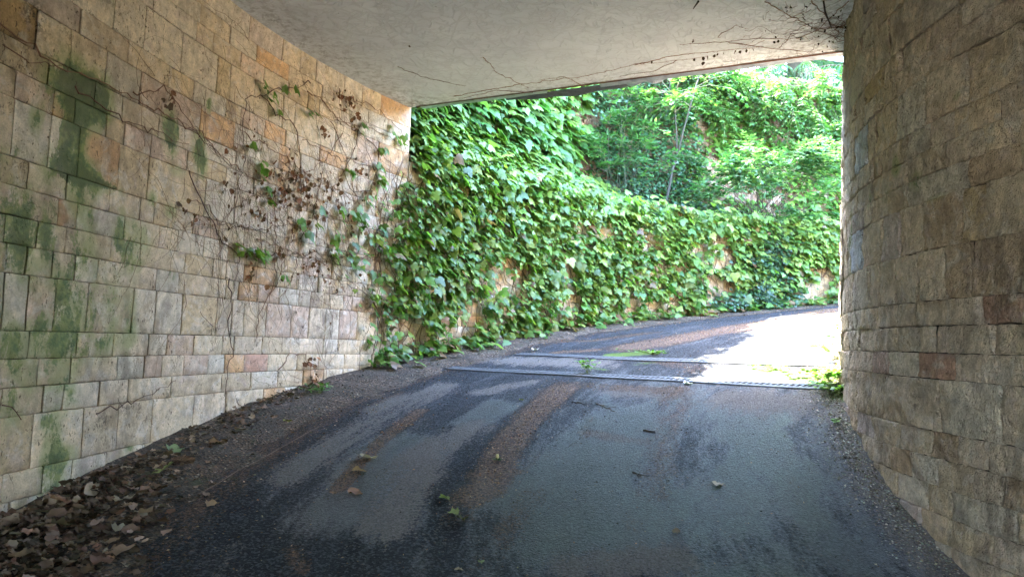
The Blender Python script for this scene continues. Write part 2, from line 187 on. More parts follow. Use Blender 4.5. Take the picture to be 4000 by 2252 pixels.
# ------------------------------------------------------------------ materials
def newmat(name):
    m = bpy.data.materials.new(name); m.use_nodes = True; t = m.node_tree; t.nodes.clear()
    out = t.nodes.new('ShaderNodeOutputMaterial'); b = t.nodes.new('ShaderNodeBsdfPrincipled'); t.links.new(b.outputs[0], out.inputs[0])
    return m, t, b
class NT:
    def __init__(s, t): s.t = t
    def n(s, ty, **kw):
        x = s.t.nodes.new(ty)
        for k, v in kw.items(): setattr(x, k, v)
        return x
    def put(s, sock, v):
        if hasattr(v, 'links') or isinstance(v, bpy.types.NodeSocket): s.t.links.new(v, sock)
        else: sock.default_value = v
    def attr(s, name): return s.n('ShaderNodeAttribute', attribute_name=name)
    def math(s, op, a, b=0., c=None, clamp=False):
        x = s.n('ShaderNodeMath', operation=op, use_clamp=clamp); s.put(x.inputs[0], a); s.put(x.inputs[1], b)
        if c is not None: s.put(x.inputs[2], c)
        return x.outputs[0]
    def vmath(s, op, a, b):
        x = s.n('ShaderNodeVectorMath', operation=op); s.put(x.inputs[0], a); s.put(x.inputs[1], b); return x.outputs[0]
    def noise(s, vec, sc, det=4, rough=.55, dist=0., col=False):
        x = s.n('ShaderNodeTexNoise'); s.put(x.inputs['Vector'], vec); x.inputs['Scale'].default_value = sc; x.inputs['Detail'].default_value = det
        x.inputs['Roughness'].default_value = rough; x.inputs['Distortion'].default_value = dist; return x.outputs['Color' if col else 'Fac']
    def vor(s, vec, sc, feat='F1', out='Distance', rnd=1):
        x = s.n('ShaderNodeTexVoronoi', feature=feat); s.put(x.inputs['Vector'], vec); x.inputs['Scale'].default_value = sc; x.inputs['Randomness'].default_value = rnd; return x.outputs[out]
    def rng(s, v, a, b, c=0., d=1., smooth=True):
        x = s.n('ShaderNodeMapRange', interpolation_type='SMOOTHSTEP' if smooth else 'LINEAR'); s.put(x.inputs[0], v)
        for i, q in enumerate((a, b, c, d)): s.put(x.inputs[i+1], q)
        return x.outputs[0]
    def mix(s, f, a, b, bt='MIX'):
        x = s.n('ShaderNodeMix', data_type='RGBA', blend_type=bt); s.put(x.inputs[0], f)
        s.put(x.inputs[6], a if not isinstance(a, tuple) else tuple(a)+(1,)*(4-len(a))); s.put(x.inputs[7], b if not isinstance(b, tuple) else tuple(b)+(1,)*(4-len(b))); return x.outputs[2]
    def mapv(s, v, sc, rot=(0, 0, 0)):
        x = s.n('ShaderNodeMapping'); s.put(x.inputs[0], v); x.inputs['Scale'].default_value = sc; x.inputs['Rotation'].default_value = rot; return x.outputs[0]
    def bump(s, h, dist, st=1., nrm=None):
        x = s.n('ShaderNodeBump'); s.put(x.inputs['Height'], h); x.inputs['Distance'].default_value = dist; s.put(x.inputs['Strength'], st)
        if nrm is not None: s.put(x.inputs['Normal'], nrm)
        return x.outputs[0]
def stone_mat(name, riven):
    m, t, b = newmat(name); g = NT(t)
    tint = g.attr('tint'); st = g.attr('stain'); uv = g.attr('wuv').outputs['Vector']
    sep = g.n('ShaderNodeSeparateColor'); t.links.new(st.outputs['Color'], sep.inputs[0]); moss, dirt, soot = sep.outputs[0], sep.outputs[1], sep.outputs[2]
    seed = tint.outputs['Alpha']
    cmb = g.n('ShaderNodeCombineXYZ'); g.put(cmb.inputs[2], g.math('MULTIPLY', seed, 40.)); v = g.vmath('ADD', uv, cmb.outputs[0])
    big = g.noise(v, 5., 4, .6, .6); mid = g.noise(v, 16., 5, .65); fine = g.noise(v, 90., 4, .7)
    c = tint.outputs['Color']
    c = g.mix(g.rng(big, .52, .70, 0, .45), c, (.50, .35, .19), 'MIX')
    c = g.mix(g.rng(g.noise(g.vmath('ADD', v, (9, 3, 5)), 7., 4, .6, .8), .52, .70, 0, .5), c, (.55, .42, .36))
    c = g.mix(g.rng(g.noise(g.vmath('ADD', v, (2, 7, 1)), 6., 3, .6, 1.), .50, .66, 0, .6), c, (.66, .57, .46))
    c = g.mix(1., c, g.n('ShaderNodeCombineXYZ').outputs[0], 'MIX') if False else c
    k = g.math('ADD', g.rng(mid, .3, .7, .71, 1.21, False), g.rng(fine, .3, .7, -.20, .20, False))
    kk = g.n('ShaderNodeCombineXYZ'); [g.put(kk.inputs[i], k) for i in range(3)]
    c = g.mix(1., c, kk.outputs[0], 'MULTIPLY')
    # pits of the travertine
    pv = g.mapv(v, (1.5, .75, 1.), (0, 0, .35)); pit = g.noise(pv, 42. if not riven else 60., 3, .6, .4)
    zone = g.rng(g.noise(v, 4., 2), .38, .62, 0, 1)
    th = g.rng(zone, 0, 1, .685, .61, False)
    pm = g.rng(pit, th, g.math('ADD', th, .035), 0, 1)
    c = g.mix(g.math('MULTIPLY', pm, .85 if not riven else .55), c, (.10, .065, .04))
    # cracks / veins
    vein = g.math('ABSOLUTE', g.math('SUBTRACT', g.noise(g.mapv(v, (1, .45, 1)), 3.2, 5, .6, .3), .5)); vm = g.rng(vein, 0., .006, 1, 0)
    vm = g.math('MULTIPLY', vm, g.rng(g.noise(v, 2.3, 1), .50, .6, 0, .7)); c = g.mix(vm, c, (.12, .075, .045))
    # dirt and soot
    dn = g.noise(g.mapv(uv, (1, .5, 1)), 9., 5, .7); c = g.mix(g.math('MULTIPLY', dirt, g.rng(dn, .38, .62, .0, .8)), c, (.10, .07, .05))
    c = g.mix(g.math('MULTIPLY', soot, g.rng(g.noise(uv, 22., 4, .8), .46, .56, 0, .9)), c, (.035, .025, .018))
    # moss
    mn = g.math('ADD', g.math('MULTIPLY', g.noise(g.mapv(uv, (9., 4.5, 1)), 1., 8, .72, .5), .75), g.math('MULTIPLY', g.noise(uv, 48., 4, .75), .25))
    mt = g.math('SUBTRACT', .655, g.math('MULTIPLY', moss, .23)); mm = g.rng(mn, g.math('SUBTRACT', mt, .025), g.math('ADD', mt, .05), 0, 1)
    mm = g.math('MULTIPLY', mm, g.rng(moss, .05, .5, 0, .8))
    mcol = g.mix(g.rng(g.noise(uv, 13., 5, .7), .42, .58, 0, 1), (.22, .25, .08), (.08, .14, .05))
    mcol = g.mix(g.rng(g.math('MULTIPLY', moss, g.noise(uv, 9., 4, .7)), .35, .7, 0, .85), mcol, (.032, .07, .024))
    c = g.mix(g.math('MULTIPLY', g.rng(moss, .03, .5, 0, .7), g.rng(g.noise(uv, 3.5, 4, .6), .35, .6)), c, (.33, .34, .15)); c = g.mix(mm, c, mcol)
    g.put(b.inputs['Base Color'], c); g.put(b.inputs['Roughness'], .82); b.inputs['Specular IOR Level'].default_value = .25
    if riven:
        lump = g.noise(g.mapv(v, (1., .7, 1)), 9., 5, .66, .6); lump2 = g.noise(g.mapv(v, (1.3, .8, 1)), 32., 5, .62, 1.2); ridg = g.vor(g.mapv(v, (1.2, .6, 1)), 13.)
        n1 = g.bump(lump, .06, 1.); n2 = g.bump(lump2, .036, 1., n1); n3 = g.bump(ridg, .008, .6, n2)
        n4 = g.bump(g.math('SUBTRACT', fine, g.math('MULTIPLY', pm, .9)), .004, .8, n3); g.put(b.inputs['Normal'], n4)
    else:
        n1 = g.bump(mid, .006, .6); n2 = g.bump(g.math('SUBTRACT', g.math('MULTIPLY', fine, .5), g.math('ADD', pm, vm)), .004, .9, n1)
        n3 = g.bump(g.noise(uv, 70., 3), .004, g.math('MULTIPLY', mm, 1.), n2); g.put(b.inputs['Normal'], n3)
    return m
def simple(name, col, rough=.8, metal=0., noise_sc=None, amp=.3, bump=None, bsc=40.):
    m, t, b = newmat(name); g = NT(t); tc = g.n('ShaderNodeTexCoord').outputs['Object']
    c = col
    if noise_sc:
        k = g.rng(g.noise(tc, noise_sc, 6, .65), .3, .7, 0, 1, False)
        c = g.mix(k, tuple(x*(1-amp) for x in col[:3]), tuple(min(1, x*(1+amp)) for x in col[:3]))
        g.put(b.inputs['Base Color'], c)
    else: b.inputs['Base Color'].default_value = tuple(col)+(1,)
    b.inputs['Roughness'].default_value = rough; b.inputs['Metallic'].default_value = metal
    if bump: g.put(b.inputs['Normal'], g.bump(g.noise(tc, bsc, 5, .7), bump))
    return m
def leaf_mat(name, trans=.35, rough=.42, spec=.4):
    m, t, b = newmat(name); g = NT(t); a = g.attr('lc').outputs['Color']; tc = g.n('ShaderNodeTexCoord').outputs['Object']
    c = g.mix(g.rng(g.noise(tc, 30., 3), .3, .7, 0, .35, False), a, (.02, .035, .008), 'MIX')
    g.put(b.inputs['Base Color'], c); b.inputs['Roughness'].default_value = rough; b.inputs['Specular IOR Level'].default_value = spec
    tr = g.n('ShaderNodeBsdfTranslucent'); tcol = g.mix(1., a, (1.2, 1.4, .55), 'MULTIPLY'); g.put(tr.inputs[0], tcol)
    mx = g.n('ShaderNodeMixShader'); mx.inputs[0].default_value = trans
    t.links.new(b.outputs[0], mx.inputs[1]); t.links.new(tr.outputs[0], mx.inputs[2]); t.links.new(mx.outputs[0], t.nodes['Material Output'].inputs[0])
    return m
def twig_mat(name, trans=0):
    m, t, b = newmat(name); g = NT(t); a = g.attr('lc').outputs['Color']; g.put(b.inputs['Base Color'], a); b.inputs['Roughness'].default_value = .85; return m
M_STONE = stone_mat('travertine_sawn', False); M_RIVEN = stone_mat('travertine_riven', True)
M_CORE = simple('joint_mortar', (.05, .036, .026), .95, 0, 12, .4, .01)
M_LEAF = leaf_mat('living_leaf', .38, .42, .45); M_LEAFG = leaf_mat('glossy_small_leaf', .22, .32, .5); M_DEAD = leaf_mat('dead_leaf', .15, .75, .2)
M_TWIG = twig_mat('twig_bark')
M_BARK = simple('sapling_bark', (.035, .03, .022), .85, 0, 30, .35, .004)
M_ZINC = simple('galvanised_metal', (.095, .10, .11), .6, .3, 25, .35, .001)
M_ALU = simple('weathered_flashing', (.42, .45, .46), .45, .6, 9, .35, .002, 20)
M_RUST = simple('rusted_edge', (.13, .06, .035), .85, .1, 14, .5, .003)
M_DARK = simple('channel_shade', (.008, .007, .006), .95)
M_CONC = simple('raw_concrete', (.32, .31, .29), .9, 0, 6, .2, .004)
# driveway
def drive_mat():
    m, t, b = newmat('worn_asphalt'); g = NT(t); P = g.n('ShaderNodeTexCoord').outputs['Object']
    a1 = g.attr('ga'); s1 = g.n('ShaderNodeSeparateColor'); t.links.new(a1.outputs['Color'], s1.inputs[0]); dry, deb, moss, wet = s1.outputs[0], s1.outputs[1], s1.outputs[2], a1.outputs['Alpha']
    Q = g.attr('wuv').outputs['Vector']; edge = g.noise(g.mapv(Q, (5.5, 1.3, 1)), 1., 8, .70, .4); fine = g.noise(P, 70., 4, .7)
    agg = g.noise(P, 75., 4, .65); agg2 = g.noise(P, 220., 2, .5)
    rc = g.n('ShaderNodeTexVoronoi'); t.links.new(P, rc.inputs['Vector']); rc.inputs['Scale'].default_value = 82.; rsep = g.n('ShaderNodeSeparateColor'); t.links.new(rc.outputs['Color'], rsep.inputs[0])
    grit = g.rng(g.noise(P, 48., 3, .7), .3, .7, -.5, .5, False); dm = g.rng(g.math('ADD', g.math('ADD', dry, grit), g.rng(edge, .3, .7, -.62, .62, False)),   .38, .74, 0, 1)
    base = g.mix(g.rng(g.noise(g.mapv(Q, (3.2, .6, 1)), 1., 7, .7), .4, .6, 0, 1), (.006, .0065, .009), (.018, .019, .024))
    base = g.mix(g.rng(rsep.outputs[0], .5, .97, 0, .55), base, (.11, .115, .13))
    dcol = g.mix(g.rng(fine, .35, .65, 0, 1), (.13, .114, .102), (.24, .215, .195))
    c = g.mix(g.math('MULTIPLY', dm, .85), base, dcol)
    # dark damp debris
    dn = g.noise(P, 55., 4, .75); bm = g.rng(g.math('ADD', g.math('MULTIPLY', deb, .44), g.math('ADD', g.math('MULTIPLY', dn, .7), g.math('MULTIPLY', edge, .5))), .80, .92, 0, 1); bm = g.math('MULTIPLY', bm, g.rng(deb, .03, .25, 0, 1))
    bc = g.mix(g.rng(rsep.outputs[1], .2, .8, 0, 1), (.05, .03, .02), (.22, .13, .08)); c = g.mix(g.math('MULTIPLY', bm, .75), c, bc)
    mm = g.rng(g.math('ADD', g.math('MULTIPLY', moss, .7), g.math('MULTIPLY', g.noise(P, 22., 5, .75), .7)), .62, .86, 0, .9); mm = g.math('MULTIPLY', mm, g.rng(moss, .03, .2, 0, 1)); c = g.mix(mm, c, (.10, .16, .025))
    # small dark crumbs everywhere
    cr = g.rng(g.noise(P, 34., 4, .75), .62, .68, 0, .8); c = g.mix(cr, c, (.02, .014, .01))
    g.put(b.inputs['Base Color'], c)
    w = g.math('MULTIPLY', g.rng(g.math('ADD', wet, g.rng(g.noise(g.mapv(Q, (4., .9, 1)), 1., 7, .72), .35, .65, -.4, .4, False)), g.math('SUBTRACT', .2, g.math('MULTIPLY', grit, .5)), g.math('SUBTRACT', .8, g.math('MULTIPLY', grit, .5)), 0, 1), g.math('SUBTRACT', 1., dm))
    w = g.math('MULTIPLY', w, g.math('SUBTRACT', 1., g.math('MULTIPLY', bm, .7)))
    r = g.math('SUBTRACT', g.math('ADD', .72, g.math('MULTIPLY', dm, .2)), g.math('MULTIPLY', w, .36)); g.put(b.inputs['Specular IOR Level'], g.rng(w, 0, 1, .2, .7, False)); g.put(b.inputs['Roughness'], r)
    n1 = g.bump(g.noise(P, 9., 5, .7), .03, .5); n2 = g.bump(agg, .03, 1., n1); n3 = g.bump(agg2, .004, .7, n2); n4 = g.bump(g.math('ADD', bm, cr), .006, .7, n3)
    g.put(b.inputs['Normal'], n4); return m
def ceil_mat():
    m, t, b = newmat('board_marked_render'); g = NT(t); P = g.n('ShaderNodeTexCoord').outputs['Object']
    h = None; Pd = g.vmath('ADD', P, g.n('ShaderNodeVectorMath').outputs[0])
    warp = g.noise(P, 3.5, 2, .5, col=True); wv = g.n('ShaderNodeVectorMath', operation='SCALE'); t.links.new(warp, wv.inputs[0]); wv.inputs['Scale'].default_value = .0; Q = g.vmath('ADD', P, wv.outputs[0])
    for i, a in enumerate((.2, .75, 1.3, 1.9, 2.45, 2.9)):
        x = g.noise(g.mapv(g.mapv(g.vmath('ADD', Q, (i*3.1, i*1.7, 0)), (1, 1, 1), (0, 0, a)), (5., 32., 4.)), 1., 1, .5); x = g.rng(x, .62, .67, 0, 1)
        h = x if h is None else g.math('MAXIMUM', h, x)
    big = g.noise(P, 1.3, 4, .6)
    c = g.mix(g.rng(big, .35, .65, 0, 1), (.72, .745, .79), (.81, .835, .875)); c = g.mix(g.math('MULTIPLY', h, .30), c, (.56, .56, .57))
    sp = g.rng(g.noise(P, 24., 4, .75), .655, .71, 0, .85); zone = g.rng(g.noise(g.vmath('ADD', P, (4, 4, 0)), 2.2, 3), .42, .62, 0, 1); c = g.mix(g.math('MULTIPLY', sp, zone), c, (.10, .08, .07))
    dt = g.attr('cd').outputs['Color']; ds = g.n('ShaderNodeSeparateColor'); t.links.new(dt, ds.inputs[0])
    c = g.mix(g.math('MULTIPLY', ds.outputs[0], g.rng(g.noise(P, 14., 5, .75), .45, .62, 0, .85)), c, (.12, .09, .075))
    g.put(b.inputs['Base Color'], c); b.inputs['Roughness'].default_value = .9
    g.put(b.inputs['Normal'], g.bump(h, .012, 1., g.bump(g.noise(P, 60., 3), .002, .6))); return m
M_DRIVE = drive_mat(); M_CEIL = ceil_mat()
def soil_mat():
    m, t, b = newmat('leaf_mould'); g = NT(t); P = g.n('ShaderNodeTexCoord').outputs['Object']
    v = g.n('ShaderNodeTexVoronoi'); t.links.new(g.mapv(P, (1, 1.4, 1)), v.inputs['Vector']); v.inputs['Scale'].default_value = 60.; s = g.n('ShaderNodeSeparateColor'); t.links.new(v.outputs['Color'], s.inputs[0])
    c = g.mix(g.rng(s.outputs[0], .3, .9, 0, 1), (.035, .022, .014), (.14, .085, .05)); c = g.mix(g.rng(s.outputs[1], .93, .95, 0, .8), c, (.30, .24, .17)); c = g.mix(g.rng(g.noise(P, 3., 4), .4, .6, 0, .6), c, (.035, .026, .018))
    c = g.mix(g.rng(g.noise(P, 6., 5, .7), .60, .68, 0, .5), c, (.06, .075, .02))
    g.put(b.inputs['Base Color'], c); b.inputs['Roughness'].default_value = .9; g.put(b.inputs['Normal'], g.bump(v.outputs['Distance'], .012, .9, g.bump(g.noise(P, 25., 5, .7), .02, .8))); return m
M_SOIL = soil_mat()
M_LAWN = simple('shrubby_ground', (.045, .06, .025), .95, 0, 3, .5, .05, 12)
# ------------------------------------------------------------------ stone walls
TINTS = {'cream': (.63, .51, .38), 'pale': (.66, .60, .53), 'grey': (.56, .53, .49), 'ochre': (.56, .42, .26), 'ochre2': (.50, .34, .18), 'orange': (.60, .38, .22), 'rust': (.50, .28, .18), 'red': (.50, .31, .24), 'pink': (.58, .41, .35), 'mauve': (.52, .44, .42), 'brown': (.52, .39, .28), 'white': (.62, .64, .68), 'tan': (.67, .55, .44), 'greytan': (.64, .565, .48), 'ochretan': (.65, .52, .38)}
TINTS = {k: ((v[0]*1.03, v[1]*.985, v[2]*.875) if k != 'white' else v) for k, v in TINTS.items()}
LEFT_MIX = ['cream']*10+['pale']*4+['grey']*1+['tan']*3+['ochre']*2+['pink', 'orange']
RIGHT_MIX = ['tan']*9+['cream']*4+['greytan']*5+['ochretan']*3+['mauve']
TINTS.update({'brick': (.26, .135, .09), 'brick2': (.30, .18, .12), 'brick3': (.22, .13, .095), 'buff': (.33, .24, .16)})
FAR_MIX = ['brick']*5+['brick2']*5+['brick3']*3+['buff']*3
def stone_block(curve, s0, s1, z0, z1, tint, seed, amp, proud, stains, step, gap):
    w, h = s1-s0, z1-z0; nx = max(2, int(round(w/step))); nz = max(2, int(round(h/step)))
    gl, gr, gb, gt = [random.uniform(.25, 1)*gap for _ in range(4)]; gb *= .7; gt *= .7
    if random.random() < .4: gr += gap*random.uniform(.8, 2.2)
    V = []; UV = []; ST = []; T = []
    tl = random.uniform(-1, 1)*amp*1.2; tv = random.uniform(-1, 1)*amp*1.2
    bw = .006 if amp < .004 else .007
    us = [0, min(.2, bw/w)]+[k/nx for k in range(1, nx)]+[1-min(.2, bw/w), 1]; vs = [0, min(.2, bw/h)]+[k/nz for k in range(1, nz)]+[1-min(.2, bw/h), 1]; nx += 2; nz += 2
    for j in range(nz+1):
        for i in range(nx+1):
            u = us[i]; v = vs[j]; edge = i in (0, nx) or j in (0, nz); corner = i in (0, nx) and j in (0, nz)
            s = s0+gl+(w-gl-gr)*u; z = z0+gb+(h-gb-gt)*v
            if edge:
                q = (.0022 if amp < .004 else .005)
                s += random.uniform(-q, q); z += random.uniform(-q, q)*.7
            d = proud + (u-.5)*tl + (v-.5)*tv + N3(s*7+seed*31, z*9, seed*17)*amp*1.6 + (N3(s*22+seed*31, z*20, seed*7)*amp*1.5 if amp > .006 else 0)
            if edge: d -= random.uniform(.002, .005)
            if corner: d -= .003
            x, y, nx_, ny_ = curve(s); V.append((x+nx_*d, y+ny_*d, z)); UV.append((s, z, 0)); ST.append(stains(s, z))
    idx = lambda i, j: j*(nx+1)+i
    F = [(idx(i, j), idx(i+1, j), idx(i+1, j+1), idx(i, j+1)) for j in range(nz) for i in range(nx)]
    ring = [idx(i, 0) for i in range(nx)]+[idx(nx, j) for j in range(nz)]+[idx(i, nz) for i in range(nx, 0, -1)]+[idx(0, j) for j in range(nz, 0, -1)]
    o = len(V)
    for k in ring:
        s, z, _ = UV[k]; x, y, nx_, ny_ = curve(s); V.append((x-nx_*.045, y-ny_*.045, z)); UV.append((s, z, .045)); ST.append(ST[k])
    m = len(ring)
    for a in range(m):
        b2 = (a+1) % m; F.append((ring[b2], ring[a], o+a, o+b2))
    SM_ = [0 < i < nx-1 and 0 < j < nz-1 for j in range(nz) for i in range(nx)]+[False]*len(ring)
    return V, F, UV, ST, [tuple(tint)+(seed,)]*len(V), SM_
def split_row(js, a, b, lo, hi, gmax):
    js = sorted(j for j in js if a+.05 < j < b-.05); pts = [a]
    for j in js:
        if j-pts[-1] > .07: pts.append(j)
    pts.append(b); out = [pts[0]]
    for p, q in zip(pts, pts[1:]):
        g = q-p
        if g > gmax:
            while q-out[-1] > hi*1.35: out.append(out[-1]+random.uniform(lo, hi))
        out.append(q)
    return out
def build_wall(root, curve, Z, J, a, b, mixl, tints, stains, mat, amp, step, gap, lo=.16, hi=.46, gmax=.66, flip=False, zclip=None, name_part='stone', maxp=300, sa=None):
    S = []
    for r in range(len(Z)-1):
        js = J[r] if J else []
        pts = split_row(js, a, b, lo, hi*(1.15 if Z[r+1]-Z[r] > .2 else 1), gmax)
        for s0, s1 in zip(pts, pts[1:]):
            zt = Z[r+1]
            if zclip and not zclip(.5*(s0+s1), Z[r], zt): continue
            tn = random.choice(mixl); c = TINTS[tn]
            for ts, tz, k in tints:
                if s0 <= ts <= s1 and Z[r] <= tz <= zt: c = TINTS[k]
            k = random.uniform(.88, 1.1); c = tuple((x*.58+y*.42)*k for x, y in zip(c, TINTS['cream'])) if mixl is LEFT_MIX and c not in [TINTS[q] for q in ('red', 'rust', 'orange', 'ochre2')] else tuple(x*k for x in c)
            sc, zc = .5*(s0+s1), .5*(Z[r]+zt); x, y, _, _ = curve(sc); pr = project(Vector((x, y, zc)))
            score = 0
            if pr and -150 < pr[0] < 4150 and -150 < pr[1] < 2400 and (sa is None or sa(sc, zc)): score = (s1-s0)*(zt-Z[r])/pr[2]**2*abs(1)
            S.append((score, s0, s1, Z[r], zt, c))
    S.sort(key=lambda q: -q[0]); rest = MB(); RU = []; RS_ = []; RTt = []
    for k, (score, s0, s1, z0, z1, c) in enumerate(S):
        V, F, UV, ST, T, SMO = stone_block(curve, s0, s1, z0, z1, c, random.random(), amp, random.uniform(-1, 1)*amp*(.7 if amp > .006 else 1), stains, step if score else .2, gap)
        if flip: F = [f[::-1] for f in F]
        if k < maxp and score > 0:
            me = mesh(name_part, V, F, mat, True, tint=T, stain=ST, wuv=UV); me.polygons.foreach_set('use_smooth', SMO); link(name_part, me, root)
        else:
            rest.add(V, F); RU += UV; RS_ += ST; RTt += T
    if rest.v:
        o = link('outlying_stones', mesh('outlying_stones', rest.v, rest.f, mat, False, tint=RTt, stain=RS_, wuv=RU), root); tag(o, kind='stuff')
def build_core(root, curve, a, b, z0, z1, back=.35, inset=.022, n=120, name='mortar_bed', zt=None):
    m = MB(); V = []
    for i in range(n+1):
        s = a+(b-a)*i/n; x, y, nx, ny = curve(s); t = z1 if zt is None else zt(s)
        V += [(x-nx*inset, y-ny*inset, z0), (x-nx*inset, y-ny*inset, t), (x-nx*back, y-ny*back, t), (x-nx*back, y-ny*back, z0)]
    F = []
    for i in range(n):
        p = i*4; q = p+4
        F += [(p, q, q+1, p+1), (p+1, q+1, q+2, p+2), (p+2, q+2, q+3, p+3)]
    F += [(0, 1, 2, 3), (n*4+3, n*4+2, n*4+1, n*4)]
    m.add(V, F); return m.build(name, M_CORE, root)
def stain_fn(lst, soots=()):
    L = [tuple(q) for q in lst]
    def f(s, z):
        a = 0
        for ms, mz, rs, rz, k in L:
            d = ((s-ms)/rs)**2+((z-mz)/rz)**2
            if d < 5: a += k*math.exp(-d*.95)
        so_ = 0
        for ms, mz, r_ in soots:
            d = ((s-ms)**2+(z-mz)**2)/(r_*r_)
            if d < 6: so_ += math.exp(-d)
        di = .35+.6*N3(s*1.3, z*1.7, 4.2)
        return (min(a, 1.6), max(0, di), min(1, so_), 1)
    return f
def th_s(t): return math.radians(t)*9.05
SC_ = th_s(30.5)
soots = [(p[0], p[1], .05) for p in ((.5, 2.02), (3.12, -.1), (1.92, -.03), (2.2, -.03), (.78, -.62), (1.0, -.56), (1.45, -.5), (2.85, -.42), (3.45, -.4))]+[(-.05, 1.62, .10), (.3, 1.5, .05)]
gcut = lambda c: (lambda s, z0, z1: z1 > float(gz(*c(s)[:2]))-.08)
root = thing('stone_wall', 'curved cream travertine tunnel wall on the left with green moss stains and dry creeper', 'wall', (-2.6, 3.5, -1.1))
build_wall(root, curve_left, D['ZL'], D['JL'], th_s(-24), SC_, LEFT_MIX, D['TL'], stain_fn(D['ML'], soots), M_STONE, .0026, .048, .0042, zclip=gcut(curve_left))
build_core(root, curve_left, th_s(-48), SC_-.004, -2.3, 2.62)
root = thing('stone_wall', 'rounded rough riven stone wall on the right, brown and grey, in shade', 'wall', (2.5, 4.5, -1.0))
build_wall(root, curve_right, D['ZR'], D['JR'], 5.2, 15.9, RIGHT_MIX, [q for q in D['TR'] if q[2] != 'rust'], stain_fn(D['MR'], [(8.9, -.25, .06), (9.3, -.1, .05)]), M_RIVEN, .0085, .034, .0055, flip=True, zclip=gcut(curve_right), sa=lambda s, z: s < 12.2)
build_core(root, curve_right, -2.8, 15.9, -2.3, 2.80, inset=.026)
ZLOW = [-.45, -.3, -.15, 0, .15, .3, .45, .6, .75, .9, 1.2, 1.35, 1.5, 1.65, 1.8, 2.04]
root = thing('stone_wall', 'low outside retaining wall of warm yellow stone under the big-leaved ivy', 'wall', (0, 9.3, -.1))
build_wall(root, curve_left, ZLOW, None, SC_+.004, th_s(112), ['cream']*4+['ochre']*4+['tan']*3+['orange']*2, [], stain_fn([]), M_STONE, .003, .09, .003, zclip=gcut(curve_left), sa=lambda s, z: s < th_s(86), hi=.42)
build_core(root, curve_left, SC_, th_s(112), -.6, 2.0, back=.3)
ZUP = [1.85]; 
while ZUP[-1] < 5.2: ZUP.append(ZUP[-1]+random.choice([.1, .13, .16, .2, .25]))
root = thing('stone_wall', 'high upper retaining wall of reddish stone set back behind the ledge', 'wall', (0, 11.5, 1.9))
build_wall(root, curve_up, ZUP, None, th_s(22), th_s(112), FAR_MIX, [], stain_fn([]), M_RIVEN, .008, .11, .005, sa=lambda s, z: s < th_s(90) and z < 5, lo=.2, hi=.5)
build_core(root, curve_up, th_s(22), th_s(112), 1.7, ZUP[-1]-.02, back=.4, inset=.03)
# ------------------------------------------------------------------ ground
def capsule(P, pts, R):
    d = np.full(len(P), 9.)
    pts = [np.array(p) for p in pts]
    if len(pts) == 1: pts = pts*2
    for a, b in zip(pts, pts[1:]):
        ab = b-a; t = np.clip(((P-a)@ab)/max(1e-9, ab@ab), 0, 1); q = np.linalg.norm(P-(a+t[:, None]*ab), axis=1); d = np.minimum(d, q)
    return np.clip(1.35-d/R*.75, 0, 1)
def polar_sheet(name, r0, r1, nr, t0, t1, ntt, zf, mat, attrf=None, kind='structure', rf=None):
    rr_ = np.linspace(0, 1, nr+1); tt = np.linspace(t0, t1, ntt+1)
    Tm, Rm = np.meshgrid(tt, rr_, indexing='ij'); Tm = Tm.ravel(); Rm = Rm.ravel()
    if rf is None: rad = r0+(r1-r0)*Rm
    else: lo_, hi_ = rf(Tm); rad = lo_+(hi_-lo_)*Rm
    X = CX-rad*np.cos(np.radians(Tm)); Y = CY+rad*np.sin(np.radians(Tm)); Z = zf(X, Y, rad, Tm)
    V = np.stack([X, Y, Z], 1); i, j = np.meshgrid(np.arange(ntt), np.arange(nr), indexing='ij'); a = (i*(nr+1)+j).ravel()
    F = np.stack([a, a+nr+1, a+nr+2, a+1], 1)
    at = attrf(np.stack([X, Y], 1)) if attrf else {}
    o = link(name, mesh(name, V, F[:, ::-1], mat, True, **at)); tag(o, kind=kind)
    return o
def dattr(P):
    G = D['G']; out = np.zeros((len(P), 4))
    for pts, R in G['dry']: out[:, 0] = np.maximum(out[:, 0], capsule(P, pts, R))
    for pts, R, k in G['deb']: out[:, 1] = np.maximum(out[:, 1], capsule(P, pts, R)*k)
    for pts, R, k in G['moss']: out[:, 2] = np.maximum(out[:, 2], capsule(P, pts, R)*k)
    rad = np.hypot(P[:, 0]-CX, P[:, 1]-CY); th = np.degrees(np.arctan2(P[:, 1]-CY, CX-P[:, 0]))
    out[:, 3] = .55*np.clip((7.2-rad)/1.6, 0, 1)*np.clip((36-th)/6, 0, 1)+.1
    for pts, R in G['wet']: out[:, 3] = np.maximum(out[:, 3], capsule(P, pts, R))
    out[:, 1] = np.maximum(out[:, 1], np.clip((rad-7.75)/.5, 0, 1)*.6)
    dr = np.full(len(P), 9.)
    for k in range(0, len(RC), 2): dr = np.minimum(dr, np.hypot(P[:, 0]-RC[k, 0], P[:, 1]-RC[k, 1]))
    out[:, 0] = np.maximum(out[:, 0], np.clip(1.35-dr/.26, 0, 1.)); out[:, 1] = np.maximum(out[:, 1], np.clip(1.2-dr/.3, 0, .1))
    return {'ga': out, 'wuv': np.stack([rad, np.radians(th)*6.5, 0*rad], 1)}
def drz(X, Y, rad, T):
    z = gz(X, Y)
    return z+np.array([N3(x*.9, y*.9, 3)*.012+N3(x*3, y*3, 1)*.004 for x, y in zip(X, Y)])
polar_sheet('driveway', 3.2, 9.0, 130, -62, 125, 460, drz, M_DRIVE, dattr, rf=lambda T: (3.2+0*T, np.where(T > 0, 9.0, Rw(T)+.1)))
M_YARD = simple('bounce_gravel', (.20, .185, .16), .95, 0, 20, .25, .01)
